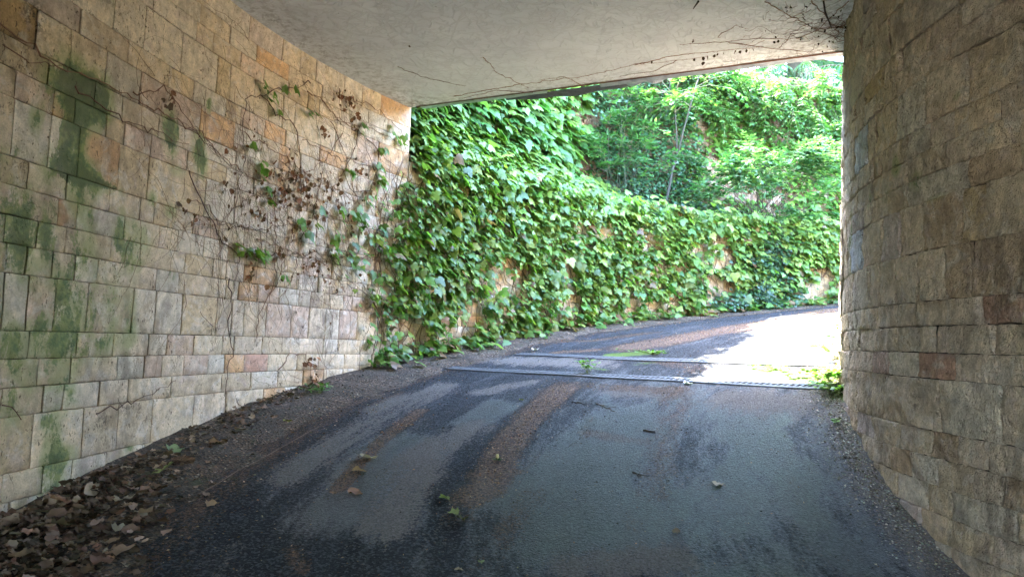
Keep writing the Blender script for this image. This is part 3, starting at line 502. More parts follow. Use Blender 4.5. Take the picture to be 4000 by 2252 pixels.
polar_sheet('bounce_yard', 11, 60, 10, -80, -47, 30, lambda X, Y, r_, T: gz(X, Y)+.01, M_YARD, None, rf=lambda T: (Rw(T)-1.2, 60+0*T))  # unseen pale ground added to bounce daylight into the tunnel from behind
def bankz(X, Y, rad, T):
    z = gz(X, Y); k = np.clip((rad-8.2)/.75, 0, 1)
    return z-.012+k*.075+np.array([N3(x*4, y*4, 7)*.022+N3(x*13, y*13, 7)*.008 for x, y in zip(X, Y)])
polar_sheet('soil_strip', 8.15, 9.2, 26, -14, 125, 420, bankz, M_SOIL, None)
def bank_h(x, y):
    rad = math.hypot(x-CX, y-CY); k = min(1, max(0, (rad-8.2)/.75)); g0 = float(gz(x, y)); return max(g0+.004, g0-.012+k*.075+N3(x*4, y*4, 7)*.022+N3(x*13, y*13, 7)*.008)
polar_sheet('terrace_soil', 9.0, 10.3, 6, 30.8, 112, 90, lambda X, Y, r_, T: 1.97+0*X, M_SOIL)
polar_sheet('upper_ground', 10.55, 400, 26, -44, 270, 160, lambda X, Y, r_, T: np.where((T > 21) & (T < 200), 5.15, 3.3)+np.array([N3(x*.05, y*.05, 1) for x, y in zip(X, Y)])*np.clip((r_-11)/30, 0, 1)*3-.0, M_LAWN)
polar_sheet('inner_garden', 0.05, 1, 14, -180, 180, 90, lambda X, Y, r_, T: 2.95+0*X, M_LAWN, rf=lambda T: (0*T+.05, 0*T+3.3))
# ------------------------------------------------------------------ ceiling
CE0, CE1 = Vector((-1.163, 8.435)), Vector((3.026, 6.732)); ED = (CE1-CE0).normalized(); EN = Vector((-ED.y, ED.x)); EN = EN if EN.y > 0 else -EN
def edge_y(x): return CE0.y+(x-CE0.x)*(CE1.y-CE0.y)/(CE1.x-CE0.x)
ceil_root = bpy.data.objects.new('ceiling', None); COL.objects.link(ceil_root); ceil_root.location = (0, 4, 2.72); tag(ceil_root, kind='structure')
seams = [(-3.6, -3.6), (-1.35, -1.19), (.30, .735), (1.95, 2.35), (4.3, 4.3)]      # x at y=4.5-ish and at the portal
def cz(x): return ceil_z(x)
for k in range(4):
    V = []; F = []; CDt = []; nyy, nxx = 90, 14; a0, a1 = seams[k]; b0, b1 = seams[k+1]; g0 = .0015 if k else 0; g1 = .0015 if k < 3 else 0
    for j in range(nyy+1):
        v = j/nyy; 
        for i in range(nxx+1):
            u = i/nxx; y0 = -6.6
            xa = a0+(a1-a0)*v+g0; xb = b0+(b1-b0)*v-g1; x = xa+(xb-xa)*u; y = y0+(edge_y(x)-y0)*v
            e = .0 if 0 < i < nxx else .004
            V.append((x, y, cz(x)+e+N3(x*.8, y*.8, 2)*.004)); dd = (edge_y(x)-y)
            lw = -2.6 if y < 5 else -2.6+(y-5)*.4
            kx = max(0, 1-abs(x-lw)/.5)*.5+max(0, 1-dd/.5)*.45+max(0, 1-math.hypot(x-2.75, y-6.2)/.9)*.55
            CDt.append((min(1, kx), 0, 0, 1))
    n0 = len(V); V += [(x, y, z+.3) for x, y, z in V]; CDt += CDt
    for j in range(nyy):
        for i in range(nxx):
            p = j*(nxx+1)+i; F.append((p, p+nxx+1, p+nxx+2, p+1)); F.append((n0+p, n0+p+1, n0+p+nxx+2, n0+p+nxx+1))
    for j in range(nyy):
        p = j*(nxx+1); F.append((p, p+n0, p+n0+nxx+1, p+nxx+1)); p += nxx; F.append((p, p+nxx+1, p+n0+nxx+1, p+n0))
    for i in range(nxx):
        p = nyy*(nxx+1)+i; F.append((p, p+n0, p+n0+1, p+1)); p = i; F.append((p, p+1, p+n0+1, p+n0))
    link('ceiling_panel', mesh('ceiling_panel', V, F, M_CEIL, False, cd=CDt), ceil_root)
# concrete roof deck and parapet over the tunnel
m = MB()
e = lambda t, n_: (CE0.x+ED.x*t+EN.x*n_, CE0.y+ED.y*t+EN.y*n_)
L_ = (CE1-CE0).length
def slab(m, pts, z0, z1):
    n = len(pts); z0 = z0 if isinstance(z0, list) else [z0]*n
    m.add([(x, y, z) for (x, y), z in zip(pts, z0)]+[(x, y, z1) for x, y in pts], [tuple(range(n))[::-1], tuple(range(n, 2*n))]+[(i, (i+1) % n, n+(i+1) % n, n+i) for i in range(n)])
slab(m, [(-4.6, -6.7), (4.6, -6.7), e(L_+1.7, -.03), e(-.9, -.03), (-4.6, edge_y(-1.9)+.2)], 3.06, 3.3)
m.build('roof_slab', M_CONC, ceil_root)
m = MB(); slab(m, [e(-.9, -.025), e(L_+2.2, -.025), e(L_+2.2, .12), e(-.9, .12)], 3.1, 3.75); o = m.build('portal_beam', M_CONC, ceil_root)

m = MB(); m.box((-.7, -6.6, -2.4), (3.0, -6.35, 3.05)); tag(m.build('light_stop_wall', M_CONC), 'added plain concrete wall out of view, narrowing the light from the tunnel rear', 'wall')  # unseen wall added to cut the light entering from the tunnel rear
# flashing along the portal edge
fr = thing('metal_flashing', 'grey sheet metal flashing along the edge of the tunnel ceiling, rusty below', 'flashing', (CE0.x, CE0.y, 2.68))
def strip(t0, t1, prof, bend=None, n=40, th=.003):
    m = MB(); V = []; k = len(prof)
    for i in range(n+1):
        t = t0+(t1-t0)*i/n; bx, bz = bend(i/n) if bend else (0, 0); x = CE0.x+ED.x*t; z = ceil_z(x)
        for q, (a, b) in enumerate(prof):
            m2 = (q/(k-1)); px_, py_ = e(t, a+bx*m2); V.append((px_, py_, z+b+bz*m2))
    F = [(i*k+j, (i+1)*k+j, (i+1)*k+j+1, i*k+j+1) for i in range(n) for j in range(k-1)]
    m.add(V, F); return m
m = strip(-.05, L_+.3, [(-.035, -.004), (-.012, -.006), (.0, -.006), (.004, .06), (.012, .30)]); m.build('rusty_drip_edge', M_RUST, fr)
m = strip(2.15, L_+.35, [(-.004, -.007), (.03, -.014), (.060, -.022), (.066, -.02), (.07, .03), (.07, .3)], lambda u: (N3(u*9, 1, 1)*.01, N3(u*7, 2, 1)*.01)); m.build('flashing_sheet', M_ALU, fr)
m = strip(0.0, 1.55, [(-.01, -.006), (.02, -.012), (.05, -.015), (.055, .05)], lambda u: (0, N3(u*5, 5, 1)*.006)); m.build('flashing_sheet', M_ALU, fr)
m = strip(1.05, 2.75, [(.03, -.006), (.06, -.012), (.09, -.022), (.10, -.018)], lambda u: (.05*math.sin(PI*u)+.01*math.sin(u*17), -.022*math.sin(PI*min(1, u*1.15))+.006*math.sin(u*23)), 60)
tag(m.build('loose_flashing_strip', M_ZINC, fr), 'bent loose strip of bright metal sagging below the edge')
m = strip(2.35, 2.85, [(-.01, -.008), (.02, -.02), (.05, -.016), (.08, -.02)], lambda u: (.03*math.sin(u*9), -.02*math.sin(PI*u)+.012*math.sin(u*15)), 24); tag(m.build('crumpled_flashing_end', M_ALU, fr), 'crumpled torn end of the metal flashing')
# ------------------------------------------------------------------ leaf templates
def ivy_t(cut=1.):
    h = [(0, 0, 0), (.2, -.12, .03), (.44, .02, .0), (.56, .36, -.07), (.30, .40*cut+.02, .02), (.26, .62, .01), (0, 1., -.12)]
    V = h+[(-x, y, z) for x, y, z in h[1:6][::-1]]+[(0, .36, .055)]
    c = len(V)-1; n = c; F = [(c, i, (i+1) % n) for i in range(n)]; return np.array(V), F
def oval_t(w=.28):
    V = [(0, 0, 0), (w*.8, .28, -.03), (w, .55, -.05), (0, 1, -.10), (-w, .55, -.05), (-w*.8, .28, -.03), (0, .3, .03), (0, .65, .02)]
    return np.array(V), [(0, 1, 6), (1, 2, 7), (1, 7, 6), (2, 3, 7), (3, 4, 7), (4, 5, 7), (5, 6, 7), (5, 0, 6)]
def small_t():
    V = [(0, .05, 0), (.42, 0, 0), (.36, .45, -.03), (0, .95, -.08), (-.36, .45, -.03), (-.42, 0, 0), (0, .4, .05)]
    return np.array(V), [(6, i, (i+1) % 6) for i in range(6)]
def dead_t(seed):
    r_ = random.Random(seed); V = []; n = 11
    prof = [(0, 0), (.22, -.05), (.36, .12), (.52, .32), (.36, .45), (.36, .66), (.15, .72), (0, 1.)] if seed % 2 else [(0, 0), (.16, .04), (.28, .22), (.34, .42), (.30, .58), (.22, .76), (.1, .9), (0, 1.)]
    pts = prof+[(-x, y) for x, y in prof[1:-1][::-1]]; a, b, c = r_.uniform(-1, 1), r_.uniform(-1, 1), r_.uniform(.5, 2.)
    for x, y in pts: V.append((x*r_.uniform(.85, 1.05), y*r_.uniform(.9, 1.05), .28*c*x*x+.18*a*(y-.5)**2+.1*b*x*y+r_.uniform(-.08, .16)))
    V.append((0, .38, -.03)); k = len(pts); return np.array(V), [(k, i, (i+1) % k) for i in range(k)]
IVY = [ivy_t(1.), ivy_t(1.12)]; OV = oval_t(); OVN = oval_t(.17); SM = small_t(); DEADT = [dead_t(i) for i in range(8)]
def frame_from(tip, nrm):
    tip = tip.normalized(); nrm = (nrm-tip*nrm.dot(tip)).normalized(); x = tip.cross(nrm)
    return np.array([[x.x, tip.x, nrm.x], [x.y, tip.y, nrm.y], [x.z, tip.z, nrm.z]])
def leaf_verts(tpl, P, fr_, size):
    return (tpl[0]*size) @ fr_.T + np.array(P)
def cloud(name, items, mat, parent, kind='stuff'):
    """items: (template, position, frame, size, colour)"""
    V = []; F = []; C = []; o = 0
    for tpl, P, fr_, size, col in items:
        v = leaf_verts(tpl, P, fr_, size); V.append(v); F += [tuple(i+o for i in f) for f in tpl[1]]; C.append(np.tile(np.array(tuple(col)+(1,)), (len(v), 1))); o += len(v)
    V = np.concatenate(V); F = np.array(F, dtype=np.int32)
    ob = link(name, mesh(name, V, F, mat, True, lc=np.concatenate(C)), parent)
    if kind: tag(ob, kind=kind)
    return ob
def place_leaves(name, items, mat, parent, nmax=300, stuffname='foliage'):
    """the leaves that show largest become parts, the rest one part"""
    def sc(it):
        pr = project(Vector(it[1])); 
        return -it[3]/pr[2] if pr and -30 < pr[0] < 4030 and -30 < pr[1] < 2280 else 0
    items = sorted(items, key=sc); head, tail = items[:nmax], items[nmax:]
    for tpl, P, fr_, size, col in head:
        v = leaf_verts(tpl, P, fr_, size); link(name, mesh(name, v, np.array(tpl[1], dtype=np.int32), mat, True, lc=np.tile(np.array(tuple(col)+(1,)), (len(v), 1))), parent)
    if tail: cloud(stuffname, tail, mat, parent)
def rcol(base, dv=.25, dh=.12):
    k = 1+random.uniform(-dv, dv); return (base[0]*k*(1+random.uniform(-dh, dh)*1.5), base[1]*k, base[2]*k*(1+random.uniform(-dh, dh)))
UP = Vector((0, 0, 1))
def wall_pt(s, z, off, curve=curve_left):
    x, y, nx, ny = curve(s); return Vector((x+nx*off, y+ny*off, z)), Vector((nx, ny, 0)), Vector((-ny, nx, 0))   # point, normal, tangent
def hang_frame(n, t, droop=1., out=.35, side=.3, tilt=.6, jit=.35, tsign=1):
    tip = -UP*droop*random.uniform(.3, 1.1)+n*out*random.uniform(.4, 2.4)+t*(side*tsign*1.3+random.gauss(0, jit)); nr = n*random.uniform(.2, .9)+UP*tilt*random.uniform(.6, 2.)+t*random.gauss(0, jit)+Vector((random.gauss(0, .15),)*3)
    return frame_from(tip, nr)
TS = -1   # sign of the tangent that runs towards the open end (increasing s)
_, _, t0_ = wall_pt(1., 0, 0); p1, _, _ = wall_pt(1.1, 0, 0); p0, _, _ = wall_pt(1., 0, 0); TS = 1 if (p1-p0).dot(t0_) > 0 else -1
# ------------------------------------------------------------------ large-leaved ivy on the low wall, reaching into the tunnel
G1 = (.15, .25, .045); G2 = (.095, .185, .042); G3 = (.22, .32, .065)
ivy = thing('climbing_ivy', 'large-leaved climbing ivy covering the low outside wall and spreading into the tunnel', 'ivy', (-.3, 8.6, -.3))
def low_density(s, z):
    # boundary line inside the tunnel, z -> s where it gets thick
    bs = np.interp(z, [-.6, -.2, 0, .3, .6, .9, 1.2, 1.5, 1.8, 2.2, 2.5], [4.0, 4.25, 4.3, 4.2, 3.95, 3.95, 4.1, 4.35, 4.6, 4.75, 4.85])
    k = min(1, max(0, (s-bs+.35)/1.1)); k = k*k; 
    x, y, _, _ = curve_left(s); g = float(gz(x, y)); h = z-g
    c = N3(s*1.9, z*2.3, 5.5)+.6*N3(s*4.5, z*5, 9)
    thin = min(1, max(0, (1.5-h)/1.1)); fade = .86-thin*.30-.15*max(0, min(1, (s-8)/4))
    return k*max(0., min(1., fade+c*1.25))
items = []; s = 0
tries = 0
while tries < 29000:
    tries += 1
    s = random.uniform(3.7, th_s(100)); x, y, _, _ = curve_left(s); g = float(gz(x, y)); z = random.uniform(g+.02, 2.32)
    if s > SC_ and z > 2.1 and random.random() < .3: continue
    if random.random() > low_density(s, z)*(1-.2*(s > 9)): continue
    bul = max(0, z-1.5)*.10*(1 if s > SC_+.1 else .1); off = .02+abs(random.gauss(.05, .05))+bul*random.random()+(.05 if s > SC_ else 0)
    P, n, t = wall_pt(s, z, off); size = random.choice([random.uniform(.05, .10), random.uniform(.09, .165)])*(1 if s > 5 else .85)
    base = random.choice([G1, G1, G2, G2, G3, G3]) if random.random() > .03 else (.22, .13, .06)
    items.append((random.choice(IVY), P, hang_frame(n, t, 1., .4, .35, .7, .5, TS), size*random.uniform(.7, 1.1), rcol(base, .35, .15)))
# mound over the top of the low wall and along its ledge
for _ in range(2100):
    s = random.uniform(SC_+.15, th_s(96)); z = 2.02+abs(random.gauss(.14, .13)); off = random.uniform(-min(.7, up_off(s)*.8), .16); z += .12*N3(s*1.2, 3, 3)+.12*max(0, 1-abs(s-6.3)/2.2)
    P, n, t = wall_pt(s, z-max(0, off)*.55, off); items.append((random.choice(IVY), P, hang_frame(n, t, .7, .6, .3, .9, .45, TS), random.uniform(.08, .19), rcol(random.choice([G1, G3, G3]))))
for _ in range(3600):
    s = random.uniform(SC_+.1, 9.6); u = random.random(); P, n, t = wall_pt(s, 2.0+u*.75+.2*N3(s*2, u*3, 1)+random.uniform(-.1, .1), (-up_off(s)+.05)*u+.08); items.append((random.choice(IVY), P, hang_frame(n, t, .8, .5, .35, 1., .45, TS), random.uniform(.08, .19), rcol(random.choice([G1, G2, G3]))))
# low creepers on the ground along the foot
for _ in range(820):
    s = random.uniform(4.3, th_s(97)); wdt = .42 if s > 5.6 else .30; off = abs(random.gauss(0, .5))*wdt*1.1+.03; x, y, nx, ny = curve_left(s); 
    if N3(s*2.2, 1, 8)+.35 < off*.9: continue
    px_, py_ = x+nx*off, y+ny*off; P = Vector((px_, py_, bank_h(px_, py_)+random.uniform(.02, .15)*(1-off)+.01)); n = Vector((nx, ny, 0)); t = Vector((-ny, nx, 0))
    items.append((random.choice(IVY), P, frame_from(n*1.+t*random.gauss(0, .7)-UP*.25, UP*.8+n*.6+Vector((random.gauss(0, .5), random.gauss(0, .5), 0))), random.uniform(.045, .15), rcol(random.choice([G1, G2, G2, G3, (.20, .12, .06)]))))
for s_, z_, k_, r_ in D['GL']:
    for _ in range(k_+1):
        P, n, t = wall_pt(s_+random.gauss(0, r_), z_+random.gauss(0, r_), random.uniform(.015, .09)); items.append((random.choice(IVY), P, hang_frame(n, t, 1., .3, .3, .6, .4, TS), random.uniform(.06, .12), rcol(G1)))
place_leaves('leaf', items, M_LEAF, ivy)
def wander(s, z, ds, dz, n, step, jit, off=.012, curve=curve_left, zmin=None, lean=.0):
    pts = []; a = math.atan2(dz, ds)
    for i in range(n):
        P, nn, tt = wall_pt(s, z, off+abs(random.gauss(0, off*.5))+lean*math.sin(PI*i/max(1, n-1)), curve); pts.append(P); a += random.gauss(0, jit); s += math.cos(a)*step; z += math.sin(a)*step
        x, y = P.x, P.y
        if z < float(gz(x, y))+.02: break
    return pts
m = MB()
for _ in range(650):
    s = random.uniform(4.2, th_s(95)); x, y, _, _ = curve_left(s); g = float(gz(x, y)); z = random.uniform(g, 2.0); pts = wander(s, z, random.uniform(-.5, .5), 1 if random.random() < .6 else -.6, random.randint(6, 14), .09, .3, .02)
    if len(pts) > 2: m.tube([p for p in pts if p.z < 2.2] if sum(p.z < 2.2 for p in pts) > 2 else pts[:2], random.uniform(.003, .008), .002, 3, random.choice([(.13, .07, .04), (.16, .09, .05), (.09, .06, .035)]))
tag(m.build('stems', M_TWIG, ivy), kind='stuff')
# ------------------------------------------------------------------ dry creeper on the tunnel wall
dry = thing('dry_creeper', 'dry brown creeper stems with withered leaves sprawling over the left tunnel wall', 'creeper', (-2.2, 6.4, .6))
def densify(pts, jit=.012, off=.012, step=.05):
    out = []
    for (a, b), (c, d) in zip(pts, pts[1:]):
        n = max(1, int(math.hypot(c-a, d-b)/step))
        for k in range(n):
            u = k/n; out.append((a+(c-a)*u+random.gauss(0, jit), b+(d-b)*u+random.gauss(0, jit)))
    out.append(pts[-1]); return out
BR = [(.13, .06, .035), (.18, .09, .05), (.22, .11, .06), (.10, .05, .032)]
for L in D['CR']:
    m = MB(); P2 = densify(L); pts = [wall_pt(s, z, random.uniform(.006, .02))[0] for s, z in P2]; c = random.choice(BR)
    m.tube(pts, random.uniform(.003, .0048), .0018, 4, c, .3)
    for (s, z) in P2[::2]:                            # rootlets and side twigs
        for _ in range(2):
            q = wander(s, z, random.gauss(0, 1), random.gauss(0, 1), random.randint(2, 3), .016, .3, .008); m.tube(q, .0016, .0008, 3, random.choice(BR))
    m.build('stem', M_TWIG, dry)
m = MB(); cl = [q for q in D['DL']]
for _ in range(800):
    if random.random() < .55:
        q = random.choice(cl); s = q[0]+random.gauss(0, .25); z = q[1]+random.gauss(0, .22)
    else: s = random.uniform(1.6, 4.6); z = random.gauss(1.05, .5)-(4.6-s)*-.05
    if s > SC_-.02: continue
    g = float(gz(*curve_left(s)[:2])); z = max(z, g+.1)
    if z > 2.45: continue
    a = random.choice([(0, -1), (.3, -1), (1, .15), (-1, .1), (.9, -.35), (-.9, .4)])
    pts = wander(s, z, a[0], a[1], random.randint(5, 20), .045, .22, .010, lean=random.choice([0, 0, .03]))
    pts = [p for p in pts if p.z < 2.55]
    if len(pts) > 2: m.tube(pts, random.uniform(.0009, .0019), .0007, 3, random.choice(BR+[(.16, .15, .05)]))
tag(m.build('tendrils', M_TWIG, dry), kind='stuff')
items = []
for s_, z_, r_, n_ in D['DL']:
    for _ in range(int(n_*1.6)):
        P, n, t = wall_pt(s_+random.gauss(0, r_), z_+random.gauss(0, r_*.8), random.uniform(.012, .06)); items.append((random.choice(DEADT), P, frame_from(-UP+Vector((random.gauss(0, .5), random.gauss(0, .5), random.gauss(0, .5))), n+Vector((random.gauss(0, .6), random.gauss(0, .6), random.gauss(0, .5)))), random.uniform(.025, .065), rcol(random.choice([(.22, .10, .05), (.30, .14, .08), (.15, .075, .045)]))))
for _ in range(130):
    s = random.uniform(1.9, 4.5); z = random.gauss(.95, .45); P, n, t = wall_pt(s, z, random.uniform(.01, .05)); items.append((random.choice(DEADT), P, frame_from(-UP+t*random.gauss(0, .5), n+t*random.gauss(0, .7)), random.uniform(.015, .04), rcol((.15, .07, .035))))
place_leaves('withered_leaf', items, M_DEAD, dry, 260, 'withered_leaf_scraps')
# creeper on the ceiling
cc = thing('ceiling_creeper', 'thin dry creeper stems rooted across the tunnel ceiling near the portal edge', 'creeper', (2.0, 6.8, 2.78))
for L in D['CC']:
    m = MB(); pts = []; base = [Vector(p) for p in L]
    for a, b in zip(base, base[1:]):
        n = max(1, int((b-a).length/.05))
        for k in range(n): q = a.lerp(b, k/n); pts.append(Vector((q.x+random.gauss(0, .008), q.y+random.gauss(0, .008), ceil_z(q.x)-.006-random.random()*.008)))
    pts.append(base[-1]-Vector((0, 0, .008))); m.tube(pts, .0035, .0018, 4, random.choice(BR), .3)
    for p in pts:
        for _ in range(2):
            d = Vector((random.gauss(0, 1), random.gauss(0, 1), 0)).normalized()*random.uniform(.01, .035); m.tube([p, p+d+Vector((0, 0, -.003))], .0014, .0007, 3, random.choice(BR))
    m.build('stem', M_TWIG, cc)
for L in D['CB']:
    m = MB(); m.tube([Vector(p)-Vector((0, 0, .012+.01*i)) for i, p in enumerate(L)], .009, .003, 5, (.03, .02, .015), .3); m.build('dark_branch', M_TWIG, cc)
m = MB()
for _ in range(190):
    a = random.random()**1.4*.9; an = random.uniform(0, 2*PI); x = 2.72+math.cos(an)*a; y = 6.15+math.sin(an)*a*.9
    if y > edge_y(x)-.02 or x > np.interp(y, RC[:140, 1], RC[:140, 0])-.02: continue
    pts = [Vector((x, y, ceil_z(x)-.008))]; d = random.uniform(0, 2*PI)
    for _ in range(random.randint(2, 7)): d += random.gauss(0, .5); q = pts[-1]+Vector((math.cos(d)*.04, math.sin(d)*.04, 0)); q.z = ceil_z(q.x)-random.uniform(.004, .03); pts.append(q)
    m.tube(pts, random.uniform(.001, .0025), .0008, 3, random.choice(BR))
tag(m.build('tangled_rootlets', M_TWIG, cc), kind='stuff')
items = []
for p in D['CD']:
    p = Vector(p); items.append((random.choice(DEADT), p-Vector((0, 0, .015)), frame_from(Vector((random.gauss(0, .3), random.gauss(0, .3), -1)), Vector((random.gauss(0, 1), -1, 0))), random.uniform(.026, .045), (.09, .05, .035)))
for _ in range(40):
    x = random.uniform(2.1, 2.9); y = random.uniform(5.6, 6.7); items.append((random.choice(DEADT), Vector((x, y, ceil_z(x)-.02)), frame_from(Vector((random.gauss(0, .6), random.gauss(0, .6), -1)), Vector((random.gauss(0, 1), -1, 0))), random.uniform(.015, .035), (.05, .03, .02)))
place_leaves('hanging_dead_leaf', items, M_DEAD, cc, 300)
# ------------------------------------------------------------------ upper wall climbers
up = thing('climbing_ivy', 'broad-leaved ivy hanging over the left half of the high reddish wall', 'ivy', (0, 11.6, 2.0)); itU = []
up2 = thing('climbing_ivy', 'patchy ivy on the high reddish wall at the right, stones showing through', 'ivy', (5.5, 13.9, 2.0)); itR = []
eng = thing('climbing_ivy', 'dense blue-green small-leaved ivy column hanging down the middle of the high wall', 'ivy', (2.3, 13.2, 2.0)); itE = []
for _ in range(21000):
    td = random.uniform(24, 106); s = th_s(td); z = random.uniform(1.95, 5.35); c = N3(s*1.7, z*2.0, 2.5)+.6*N3(s*4.5, z*4.5, 7.7)
    inE = abs(td-(65+2*N3(z*1.3, 1, 1)))/(7.2 if z > 2.7 else 9.)
    if td > 71:
        dens = .80+c*1.3-.2*(z < 3.6)+.45*(z > 4.4); 
        if random.random() > min(.85, max(.0, dens)): continue
        P, n, t = wall_pt(s, z, abs(random.gauss(.06, .05)), curve_up); itR.append((random.choice(IVY), P, hang_frame(n, t, 1, .5, .1, .8, .4, TS), random.uniform(.08, .15), rcol(random.choice([(.09, .19, .035), (.13, .24, .04)]))))
    elif inE > .85:
        dens = .78+c*.95
        if random.random() > min(.9, max(.0, dens)): continue
        P, n, t = wall_pt(s, z, abs(random.gauss(.07, .06)), curve_up); itU.append((random.choice(IVY), P, hang_frame(n, t, 1, .5, .35, .8, .35, TS), random.uniform(.11, .22), rcol(random.choice([G1, G2, (.07, .17, .04)]))))
for _ in range(9500):
    z = random.uniform(1.95, 5.3); td = 65+2*N3(z*1.3, 1, 1)+random.uniform(-1, 1)*(6.5 if z > 2.7 else 9.)+random.gauss(0, .7); s = th_s(td); bulge = .22+.18*N3(s*1.3, z*1.3, 6)+.15*N3(s*4, z*4, 1)
    P, n, t = wall_pt(s, z, bulge-abs(random.gauss(0, .07)), curve_up); itE.append((SM, P, hang_frame(n, t, .9, .6, .2, .8, .5, TS), random.uniform(.05, .09), rcol(random.choice([(.03, .085, .035), (.045, .10, .045), (.05, .12, .04), (.10, .20, .03)] if random.random() < .3 else [(.03, .085, .035), (.045, .10, .045)]))))
for _ in range(1700):      # the same small ivy spilling along the ledge and down the low wall
    td = random.gauss(66, 6); P, n, t = wall_pt(th_s(td), 2.05+abs(random.gauss(0, .25)), random.uniform(-1.1, -.1)); itE.append((SM, P, hang_frame(n, t, .5, .6, .2, 1, .5, TS), random.uniform(.05, .09), rcol((.04, .10, .04))))
place_leaves('leaf', itU, M_LEAF, up, 160); place_leaves('leaf', itR, M_LEAF, up2, 160); place_leaves('leaf', itE, M_LEAFG, eng, 200)
low_eng = thing('climbing_ivy', 'blue-green small-leaved ivy hanging to the road on the low wall at the right', 'ivy', (3.9, 12.5, .7)); it = []
for _ in range(2600):
    td = random.gauss(76, 1.7)+random.uniform(-1.5, 1.5); x, y = polar(td, 8.8); g = float(gz(x, y)); z = g+random.random()**.8*(1.45); 
    if random.random() < .22: td += random.uniform(-6, 1); z = g+random.random()*.3
    off = .10+.1*N3(td*.5, z*3, 2)+.12*max(0, 1-(z-g)*2); P, n, t = wall_pt(th_s(td), z, off+random.gauss(0, .03)); it.append((SM, P, hang_frame(n, t, .9, .6, .2, .8, .5, TS), random.uniform(.05, .085), rcol(random.choice([(.04, .09, .05), (.055, .11, .06), (.05, .12, .04)]))))
place_leaves('leaf', it, M_LEAFG, low_eng, 200)
m = MB()
for _ in range(420):
    s = random.uniform(th_s(26), th_s(102)); z = random.uniform(2.0, 4.8); pts = wander(s, z, random.uniform(-.5, .5), 1, random.randint(6, 16), .09, .3, .02, curve_up)
    if len(pts) > 2: m.tube([p for p in pts if p.z < 5.2] if sum(p.z < 5.2 for p in pts) > 2 else pts[:2], random.uniform(.002, .006), .0015, 3, random.choice(BR+[(.2, .10, .06)]))
tag(m.build('stems', M_TWIG, up2), kind='stuff')
# ------------------------------------------------------------------ saplings and shrubs on the ledge
def P_t(td, r_, z): x, y = polar(td, r_); return Vector((x, y, z))
def sprays(tips, itemlist, tpl, n, size, cols, L=.35, droop=.35, tw=None, spread=1.):
    for p, d in tips:
        for _ in range(n):
            dd = (d+Vector((random.gauss(0, .5), random.gauss(0, .5), random.gauss(0, .35)))*spread).normalized(); l = L*random.uniform(.5, 1.2); pts = [p+dd*l*k/5-UP*droop*l*(k/5)**2 for k in range(6)]
            if tw: tw.tube(pts, .003, .0012, 3, (.16, .15, .07))
            for k in range(1, 6):
                for sd in (-1, 1):
                    side = dd.cross(UP).normalized()*sd; tip = side*.8+dd*.5-UP*random.uniform(.0, .5); itemlist.append((tpl, pts[k]+side*.004, frame_from(tip, UP+Vector((random.gauss(0, .35), random.gauss(0, .35), 0))), size*random.uniform(.7, 1.2), rcol(random.choice(cols))))
            itemlist.append((tpl, pts[-1], frame_from(dd-UP*.3, UP), size, rcol(random.choice(cols))))
sap = thing('sapling', 'thin forked sapling trunk growing from the ledge in front of the ivy column', 'tree', P_t(65, 9.5, 1.97))
T0 = [P_t(65, 9.5, 1.95), P_t(65.3, 9.5, 2.3), P_t(65.9, 9.5, 2.75), P_t(66.3, 9.5, 3.1), P_t(66.8, 9.5, 3.3)]
TL = [T0[-1], P_t(66.6, 9.48, 3.7), P_t(66.2, 9.46, 4.1), P_t(65.4, 9.45, 4.5), P_t(65.2, 9.4, 5.1)]
TR_ = [T0[-1], P_t(67.3, 9.45, 3.8), P_t(68.0, 9.4, 4.3), P_t(68.8, 9.35, 4.85), P_t(69.5, 9.3, 5.5)]
m = MB(); m.tube(T0, .028, .02, 8, None, .06); m.build('trunk', M_BARK, sap, True)
m = MB(); m.tube(TL, .013, .008, 6, None, .06); m.build('limb', M_BARK, sap, True)
m = MB(); m.tube(TR_, .017, .009, 6, None, .06); m.build('limb', M_BARK, sap, True)
it = []; tw = MB(); tips = []
for Ls, zlo in ((TL, 3.9), (TR_, 3.9)):
    for _ in range(20):
        k = random.uniform(.45, 1)*(len(Ls)-1); a, b = Ls[int(min(k, len(Ls)-2))], Ls[int(min(k, len(Ls)-2))+1]; p = a.lerp(b, k-int(min(k, len(Ls)-2))); an = random.uniform(0, 2*PI); d = Vector((math.cos(an), math.sin(an)*.8-.2, random.uniform(-.1, .6))); q = p+d*random.uniform(.15, .6); tw.tube([p, p.lerp(q, .5)+UP*.05, q], .006, .003, 4, (.17, .14, .09)); tips.append((q, d))
LG = [(.055, .15, .04), (.045, .12, .035), (.08, .17, .045)]
sprays(tips, it, OV, 3, .105, LG, .42, .4, tw)
tag(tw.build('twigs', M_TWIG, sap), kind='stuff'); place_leaves('leaf', it, M_LEAF, sap, 150)
# willowy shrub left of the trunk (narrow leaves in front of the column)
sh = thing('shrub', 'narrow-leaved leafy shrub on the ledge left of the forked sapling', 'shrub', P_t(60, 9.6, 1.97)); it = []; tw = MB(); tips = []
for _ in range(16):
    td = random.uniform(56.5, 64); p0_ = P_t(random.uniform(59, 62), 9.7, 1.97); p2 = P_t(td, random.uniform(9.2, 9.8), random.uniform(2.9, 4.9)); mid_ = p0_.lerp(p2, .55)+Vector((0, 0, .25)); tw.tube([p0_, mid_, p2], .0035, .0015, 4, (.035, .04, .022)); d = (p2-mid_).normalized(); tips += [(mid_, d), (p2, d), (mid_.lerp(p2, .5), d)]
sprays(tips, it, OVN, 2, .13, [(.06, .15, .05), (.05, .13, .045), (.08, .18, .06)], .4, .6, tw)
tag(tw.build('branches', M_TWIG, sh), kind='stuff'); place_leaves('leaf', it, M_LEAF, sh, 120)
